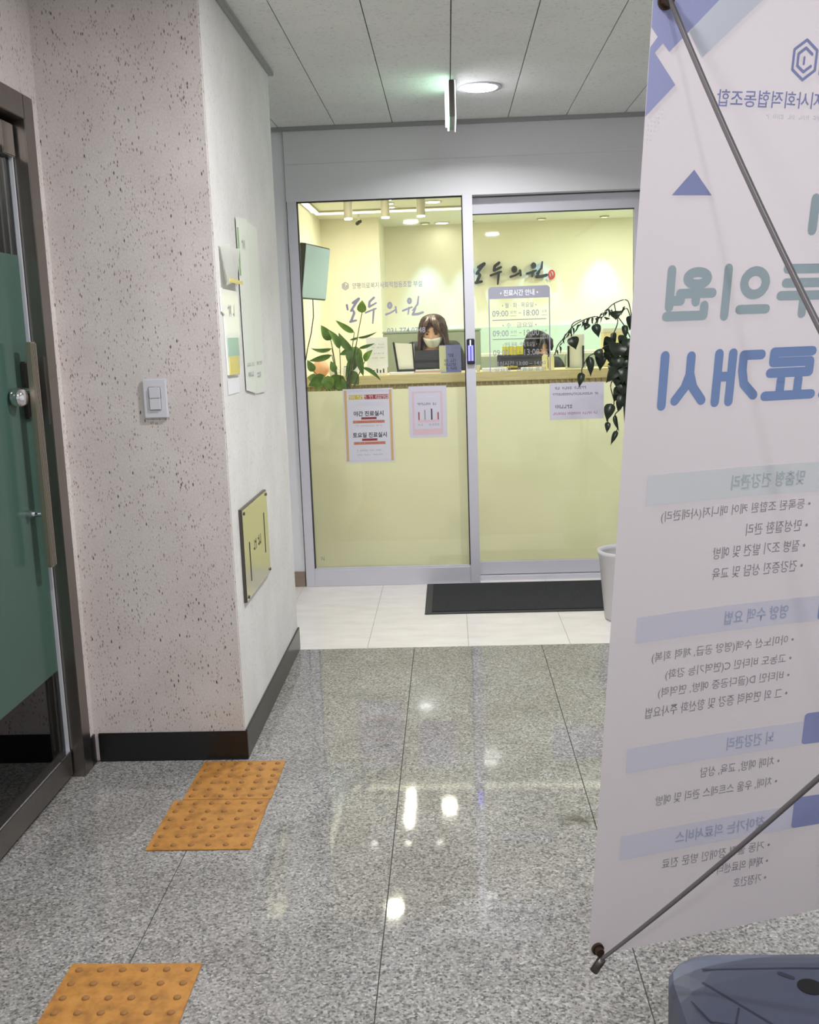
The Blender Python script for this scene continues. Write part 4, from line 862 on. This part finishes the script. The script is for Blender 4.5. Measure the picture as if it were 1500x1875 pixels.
# ================================================================ PLANTS
def leaf_mesh(name, m, heart=False, n=8):
    """unit leaf: base at the origin, tip at (0, 1, 0), width 1, folded along the midrib and drooping"""
    bm = bmesh.new(); rows = []
    for i in range(n+1):
        t = i/n
        w_ = .5*(math.sin(math.pi*t**.72)**.9 if 0 < t < 1 else 0) if not heart else .5*(math.sin(math.pi*t**.55)*(1-.45*max(0, (t-.7)/.3)) if 0 < t < 1 else 0)
        z = .10*math.sin(math.pi*t)-.12*t*t
        rows.append([bm.verts.new((s*w_, t, z+abs(s)*.10*w_*2)) for s in (-1, -.5, 0, .5, 1)])
    for A, B in zip(rows, rows[1:]):
        for j in range(4): bm.faces.new((A[j], A[j+1], B[j+1], B[j]))
    bmesh.ops.remove_doubles(bm, verts=bm.verts, dist=1e-4)
    me = bpy.data.meshes.new(name); bm.to_mesh(me); bm.free(); me.materials.append(m)
    for p in me.polygons: p.use_smooth = True
    return me
def smooth(pts, n=4):
    pts = [V(p) for p in pts]; out = []
    for i in range(len(pts)-1):
        p0, p1, p2, p3 = pts[max(i-1, 0)], pts[i], pts[i+1], pts[min(i+2, len(pts)-1)]
        for j in range(n):
            t = j/n; out.append(.5*((2*p1)+(p2-p0)*t+(2*p0-5*p1+4*p2-p3)*t*t+(3*p1-p0-3*p2+p3)*t**3))
    return out+[pts[-1]]
def put_leaf(me, base, tip, wd, parent, twist=0):
    y = (V(tip)-V(base)); L = y.length; y = y.normalized()
    view = (EYE-V(base)).normalized(); z = (view-y*view.dot(y)).normalized()
    z = Matrix.Rotation(twist, 3, y) @ z; x = y.cross(z)
    mt = Matrix((x*wd, y*L, z*L)).transposed().to_4x4(); mt.translation = V(base)
    o = bpy.data.objects.new('leaf', me); C.objects.link(o); o.parent = parent; o.matrix_local = WM[parent.name].inverted() @ mt
    return o
lm_a, lm_b = leaf_mesh('leaf', M['leaf']), leaf_mesh('leaf', M['leaf2'])
PY = 6.40; s64 = PY/FPX
pc = at(628, 720, PY); px0 = pc.x
gp = thing('potted_plant', (px0, PY, 0), 'green broad leaved plant standing inside the left glass pane', 'plant')
lathe('pot', [(0, 0), (.09, 0), (.11, .4), (.13, .98), (.135, 1.0), (.12, 1.0), (.11, .93), (0, .93)], (px0, PY, 0), M['potb'], gp)
cyl('soil', (px0, PY, .93), (px0, PY, .955), .113, M['soil'], gp)
LEAVES = [((663, 573), (663, 550), 14, 1), ((649, 609), (614, 587), 9, 1), ((606, 623), (588, 596), 15, 0), ((622, 639), (602, 602), 12, 0), ((646, 642), (618, 610), 13, 0), ((652, 634), (647, 678), 26, 0), ((656, 642), (665, 690), 11, 0),
          ((668, 662), (681, 640), 11, 1), ((608, 638), (568, 640), 7, 0), ((608, 650), (565, 662), 9, 0), ((628, 688), (606, 713), 30, 0), ((638, 680), (657, 705), 20, 0), ((664, 673), (699, 696), 7, 0), ((592, 686), (566, 708), 20, 0),
          ((590, 690), (578, 716), 20, 0), ((600, 688), (604, 715), 20, 0), ((613, 682), (606, 661), 11, 0), ((655, 618), (691, 609), 4, 0), ((655, 618), (640, 623), 4, 0), ((657, 638), (687, 629), 5, 0), ((640, 640), (622, 650), 9, 0), ((575, 680), (563, 660), 12, 0), ((645, 655), (634, 690), 12, 0), ((580, 695), (563, 690), 14, 0), ((618, 695), (634, 716), 18, 0)]
root = V((px0, PY, .95))
for i, (b, t_, w_, kd) in enumerate(LEAVES):
    dy = random.uniform(-.06, .06); B_ = at(*b, PY+dy); T_ = at(*t_, PY+dy+random.uniform(-.03, .02))
    put_leaf(lm_b if kd else lm_a, B_, T_, w_*1.22*s64, gp, random.uniform(-.5, .5))
    mid = (B_+root)/2+V((0, 0, .06)); tube('stem', bez(root+V((random.uniform(-.03, .03), random.uniform(-.03, .03), 0)), mid, B_, 6), .0028, M['stem'], gp, 5)
# dark plant in the white pot beside the sliding door
QY = 5.08; s52 = QY/FPX
qx = .874
hp = thing('potted_plant', (qx, QY, 0), 'dark drooping plant in a white pot half hidden by the banner', 'plant')
lathe('pot', [(0, .002), (.105, .002), (.112, .02), (.140, .325), (.148, .345), (.148, .362), (.132, .362), (.126, .34), (.118, .28), (0, .28)], (qx, QY, 0), M['pot'], hp)
cyl('soil', (qx, QY, .28), (qx, QY, .315), .119, M['soil'], hp)
lm_d = leaf_mesh('leaf', M['leafdk'], True, 12); lm_n = leaf_mesh('leaf', M['leafdk'])
c8 = lambda x, y: (1000+.16*x, 530+.16*y)
DL = [((300, 540), (342, 690), 135), ((560, 395), (606, 552), 105), ((790, 245), (802, 350), 135), ((480, 385), (440, 470), 80), ((740, 550), (655, 690), 130), ((830, 610), (790, 800), 200), ((620, 715), (622, 935), 135), ((490, 765), (516, 1002), 95), ((412, 950), (378, 1125), 85),
      ((800, 890), (690, 1075), 135), ((820, 975), (800, 1120), 115), ((845, 1110), (778, 1295), 135), ((750, 1305), (690, 1515), 125), ((706, 1515), (697, 1645), 68), ((790, 1435), (832, 1630), 55), ((812, 1615), (738, 1785), 62), ((900, 405), (912, 570), 75), ((775, 490), (792, 625), 75),
      ((900, 620), (870, 800), 170), ((900, 780), (850, 960), 170), ((910, 900), (868, 1080), 140), ((900, 1050), (860, 1230), 140), ((880, 1200), (850, 1380), 110), ((720, 650), (700, 770), 120), ((960, 560), (930, 760), 160), ((980, 760), (940, 960), 170), ((990, 960), (950, 1150), 170), ((700, 320), (690, 350), 70), ((580, 690), (640, 800), 110),
      ((760, 700), (730, 860), 130), ((830, 760), (800, 930), 140), ((780, 830), (750, 980), 120), ((880, 520), (850, 660), 110), ((860, 860), (830, 1030), 130), ((700, 700), (720, 830), 110), ((860, 1250), (820, 1400), 100), ((940, 660), (900, 830), 130), ((980, 300), (960, 470), 130), ((1040, 420), (1030, 620), 150), ((1060, 640), (1040, 840), 150), ((1050, 880), (1030, 1080), 140)]
for i, (b, t_, w_) in enumerate(DL):
    dy = random.uniform(-.05, .05); put_leaf(lm_d, at(*c8(*b), QY+dy), at(*c8(*t_), QY+dy-.01), w_*.16*s52, hp, random.uniform(-.35, .35))
BR = [[(1000, 640), (900, 420), (740, 240), (640, 320), (560, 310), (430, 350), (300, 430), (200, 560), (135, 640), (100, 750)], [(1010, 560), (960, 300), (920, 215), (860, 260), (800, 260)], [(1000, 500), (960, 200), (910, 118), (780, 160), (700, 230), (650, 290)], [(1000, 800), (860, 700), (700, 640), (610, 710), (490, 765), (415, 900), (410, 950)],
      [(1010, 860), (880, 900), (800, 1000), (740, 1100), (780, 1300), (720, 1400), (706, 1515)], [(900, 1150), (860, 1350), (790, 1435), (820, 1560), (810, 1620)], [(400, 345), (300, 400), (290, 540)], [(600, 320), (560, 395)], [(800, 260), (780, 160)], [(740, 550), (780, 490), (820, 380), (810, 300)]]
for br in BR: tube('branch', smooth([at(*c8(*q), QY+random.uniform(-.01, .01)) for q in br]), .0028, M['stemdk'], hp, 6)
for q0, q1, n_ in (((300, 430), (110, 740), 9), ((600, 320), (330, 440), 12), ((740, 220), (600, 340), 10), ((860, 240), (920, 215), 3)):
    for i in range(n_):
        f = i/n_; x_ = q0[0]+(q1[0]-q0[0])*f; y_ = q0[1]+(q1[1]-q0[1])*f-40*math.sin(math.pi*f)
        put_leaf(lm_n, at(*c8(x_, y_), QY), at(*c8(x_+random.uniform(-45, 20), y_+random.uniform(50, 105)), QY-.02), random.uniform(14, 30)*.16*s52, hp, random.uniform(-1, 1))
tk_ = [V((qx, QY, .3)), V((qx+.02, QY, .7)), V((qx-.01, QY+.01, 1.1)), at(*c8(1000, 640), QY)]
tube('trunk', tk_, [.014, .012, .010, .006], M['stemdk'], hp)
tube('trunk', [V((qx+.03, QY+.02, .3)), V((qx+.05, QY+.02, .8)), V((qx+.06, QY, 1.2)), at(*c8(1000, 500), QY)], [.012, .011, .009, .005], M['stemdk'], hp)

# ================================================================ PEOPLE
def skinned(name, verts, edges, radii, sub=2, root=0):
    me = bpy.data.meshes.new(name); me.from_pydata([tuple(v) for v in verts], edges, [])
    o = bpy.data.objects.new(name, me); C.objects.link(o)
    md = o.modifiers.new('skin', 'SKIN'); md.use_smooth_shade = True
    for i, r in enumerate(radii):
        sv = me.skin_vertices[0].data[i]; sv.radius = r if isinstance(r, tuple) else (r, r); sv.use_root = (i == root)
    o.modifiers.new('sub', 'SUBSURF').levels = sub
    bpy.context.view_layer.update()
    out = bpy.data.meshes.new_from_object(o.evaluated_get(bpy.context.evaluated_depsgraph_get()))
    bpy.data.objects.remove(o); return out
def remeshed(meshes, voxel, name):
    bm = bmesh.new()
    for m_ in meshes: bm.from_mesh(m_)
    me = bpy.data.meshes.new(name); bm.to_mesh(me); bm.free(); me.materials.clear()
    o = bpy.data.objects.new(name, me); C.objects.link(o)
    md = o.modifiers.new('r', 'REMESH'); md.mode = 'VOXEL'; md.voxel_size = voxel
    s_ = o.modifiers.new('s', 'SMOOTH'); s_.iterations = 2; s_.factor = .5
    bpy.context.view_layer.update()
    out = bpy.data.meshes.new_from_object(o.evaluated_get(bpy.context.evaluated_depsgraph_get())); bpy.data.objects.remove(o); out.materials.clear(); return out
def head_shape(n=20):
    """head with brow, nose, jaw; centred on the skull, face towards -y, 0.23 m tall"""
    bm = bmesh.new(); bmesh.ops.create_uvsphere(bm, u_segments=28, v_segments=n, radius=1)
    for v in bm.verts:
        x, y, z = v.co; f = max(0, -y)
        sx = .076*(1-.22*max(0, -z)**1.5); sy = .095*(1-.10*max(0, -z)); X, Y, Z = x*sx, y*sy, z*.115
        if z < -.1: Y -= .018*min(1, (-z-.1)*1.6)*f
        nose = math.exp(-(x/.16)**2-((z+.18)/.16)**2)*f; Y -= .020*nose
        soc = (math.exp(-((x-.40)/.2)**2-((z-.05)/.12)**2)+math.exp(-((x+.40)/.2)**2-((z-.05)/.12)**2))*f; Y += .010*soc
        ear = math.exp(-((abs(x)-1)/.12)**2-(y/.22)**2-((z+.02)/.22)**2); X += math.copysign(.010, x)*ear
        v.co = (X, Y, Z)
    return bm
def person(label, hc, yaw, pitch, hairmat, jacket, long_hair, loc_y, hands):
    """seated figure behind the counter; hc = centre of the head"""
    hc = V(hc); base = V((hc.x, hc.y+.12, 0)); t = thing('person', base, label, 'person')
    HM = Matrix.Translation(hc) @ Matrix.Rotation(yaw, 4, 'Z') @ Matrix.Rotation(pitch, 4, 'X')
    hip = V((hc.x, hc.y+.16, hc.z-.70)); ch = V((hc.x, hc.y+.10, hc.z-.225)); nk = V((hc.x, hc.y+.045, hc.z-.15))
    vs = [hip, hip+V((0, -.01, .16)), ch, nk, hc+V((0, .01, -.05))]; es = [(0, 1), (1, 2), (2, 3), (3, 4)]; rd = [(.16, .12), (.145, .105), (.155, .105), (.055, .055), (.06, .065)]
    cloth_i = len(vs)
    for s, hnd in zip((-1, 1), hands):
        i = len(vs); sh_ = ch+V((s*.155, .01, .10)); el = V((hc.x+s*.23, hc.y-.02, hc.z-.42)); wr = V(hnd)
        vs += [sh_, el, wr]; es += [(2, i), (i, i+1), (i+1, i+2)]; rd += [.06, .045, .030]
        j = len(vs); d = (wr-el).normalized(); side = d.cross(V((0, 0, 1))).normalized()*(-s)
        palm = wr+d*.06; vs.append(palm); es.append((i+2, j)); rd.append((.036, .018))
        for k_, (o_, L) in enumerate(((-.030, .055), (-.010, .068), (.010, .064), (.028, .05))):
            vs += [palm+side*o_+d*.035, palm+side*o_+d*(.035+L)+V((0, 0, -.018))]; n_ = len(vs); es += [(j, n_-2), (n_-2, n_-1)]; rd += [.0095, .0075]
        vs += [wr+d*.02-side*.032, wr+d*.06-side*.055]; n_ = len(vs); es += [(i+2, n_-2), (n_-2, n_-1)]; rd += [.011, .009]
    for s in (-1, 1):
        i = len(vs); vs += [hip+V((s*.09, -.04, -.01)), hip+V((s*.11, -.30, .0)), hip+V((s*.11, -.29, -.40)), hip+V((s*.11, -.37, -.44))]; es += [(0, i), (i, i+1), (i+1, i+2), (i+2, i+3)]; rd += [.085, .06, .042, .038]
    body_m = skinned('body', vs, es, rd, 1)
    hb = head_shape(); bmesh.ops.transform(hb, matrix=HM, verts=hb.verts); hm = bpy.data.meshes.new('h'); hb.to_mesh(hm); hb.free()
    bmesh_body = remeshed([body_m, hm], .010, 'body')
    # jacket and trousers follow the body, a little wider, ending at the neck, the wrists and the ankles
    for part, m_, keep in (('jacket', jacket, lambda c: hip.z-.05 < c.z < (hc.z-.045 if abs(c.x-hc.x) > .066 else nk.z+.016-.3*max(0, nk.y-.01-c.y))), ('trousers', 'coat', lambda c: hip.z-.36 < c.z < hip.z+.0)):
        bm = bmesh.new(); bm.from_mesh(bmesh_body); bm.normal_update()
        def wear(v):
            if not keep(v.co): return False
            if part == 'jacket':
                for h in hands:
                    if (v.co-(V(h)+V((0, -.10, 0)))).length < .105: return False
            return True
        bmesh.ops.delete(bm, geom=[v for v in bm.verts if not wear(v)], context='VERTS')
        for v in bm.verts: v.co += v.normal*(.016 if part == 'jacket' else .012)
        bmesh.ops.solidify(bm, geom=bm.faces[:], thickness=-.004)
        obj(part, bm, M[m_], t, True)
    finish('body', bmesh_body, M['skin'], t, True)
    bm = bmesh.new(); add_poly(bm, Plane(nk+V((0, -.10, -.10)), (1, 0, 0), (0, -.25, 1)), [(-.018, -.09), (.018, -.09), (.045, .055), (-.045, .055)], 0, .006); obj('blouse_front', bm, M['shirt'], t)
    # mask over nose and mouth
    bm = head_shape()
    bmesh.ops.delete(bm, geom=[v for v in bm.verts if not (v.co.y < -.018 and -.100 < v.co.z < -.004)], context='VERTS')
    for v in bm.verts: v.co *= 1.07; v.co.y -= .012*math.exp(-(v.co.x/.045)**2)
    bmesh.ops.transform(bm, matrix=HM, verts=bm.verts); bmesh.ops.solidify(bm, geom=bm.faces[:], thickness=.002); obj('face_mask', bm, M['mask'], t, True)
    for s in (-1, 1):
        p = HM @ V((s*.031, -.083, .008)); sphere('eye', p, (.012, .006, .006), M['eye'], t, 8)
        bm = bmesh.new(); add_tube(bm, [HM @ V((s*.016, -.092, .026)), HM @ V((s*.034, -.089, .031)), HM @ V((s*.050, -.078, .026))], .003, 6); obj('eyebrow', bm, M[hairmat], t, True)
    # hair: a cap open at the face, falling to the shoulders when long
    bm = bmesh.new(); rings = []; nA = 30
    prof = [(.134, .016), (.129, .042), (.117, .067), (.098, .086), (.07, .098), (.03, .106), (-.02, .109), (-.065, .113)] + ([(-.11, .117), (-.155, .119), (-.195, .112), (-.215, .095)] if long_hair else [(-.10, .095)])
    for j, (z, r) in enumerate(prof):
        op = 0 if z > .055 else (18+34*min(1, (.055-z)/.08))
        row = []
        for i in range(nA+1):
            a = math.radians(-90+op+(360-2*op)*i/nA)
            wob = 1+.035*math.sin(i*2.3+j*.8)
            ry = .95 if math.sin(a) < 0 else 1.0
            row.append(bm.verts.new(HM @ V((r*wob*(1.0 if long_hair else .88)*math.cos(a), r*wob*1.04*ry*math.sin(a)+.004, z))))
        rings.append(row)
    for A_, B_ in zip(rings, rings[1:]):
        for i in range(nA): bm.faces.new((A_[i], A_[i+1], B_[i+1], B_[i]))
    top = bm.verts.new(HM @ V((0, .0, .138)))
    for i in range(nA): bm.faces.new((rings[0][i+1], rings[0][i], top))
    bmesh.ops.solidify(bm, geom=bm.faces[:], thickness=.012)
    obj('hair', bm, M[hairmat], t, True)
    for s, x_ in ((-1, -.048), (1, .03), (1, .052)):
        bm = bmesh.new(); add_tube(bm, [HM @ V((x_*.4, -.062, .118)), HM @ V((x_*.8, -.099, .085)), HM @ V((x_, -.104, .045)), HM @ V((x_*1.25, -.094, .012))], [.014, .018, .015, .005], 8); obj('fringe_lock', bm, M[hairmat], t, True)
    return t
wc = at(793, 613, 7.55)
person('person with long brown hair, white face mask and dark jacket behind the counter', (wc.x, 7.55, wc.z+.015), -.10, .22, 'hair', 'coat', True, 7.5, ((wc.x-.14, 7.46, 1.02), (wc.x+.14, 7.46, 1.02)))
w2 = at(983, 639, 7.62)
person('person with short black hair and a pale mask, mostly hidden by the right monitor', (w2.x, 7.62, w2.z), .55, .25, 'hairb', 'coat', False, 7.6, ((w2.x-.14, 7.56, .90), (w2.x+.14, 7.56, .90)))
for nm, hc in (('person with long brown hair', V((wc.x, 7.55, wc.z+.015))), ('person with short black hair', V((w2.x, 7.62, w2.z)))):
    sx_, sy_, sz_ = hc.x, hc.y+.18, hc.z-.70-.125
    t = thing('office_stool', (sx_, sy_, 0), f'high black office stool under the {nm}', 'stool', 'stools behind the counter')
    lathe('seat', [(0, 0), (.17, 0), (.19, .02), (.19, .045), (.17, .06), (0, .06)], (sx_, sy_, sz_-.07), M['blackplastic'], t); cyl('column', (sx_, sy_, .05), (sx_, sy_, sz_-.07), .025, M['chrome'], t)
    lathe('base', [(0, 0), (.22, 0), (.22, .015), (.05, .05), (0, .05)], (sx_, sy_, 0), M['blackplastic'], t)
bpy.data.objects.remove(_to); bpy.data.curves.remove(_tc)
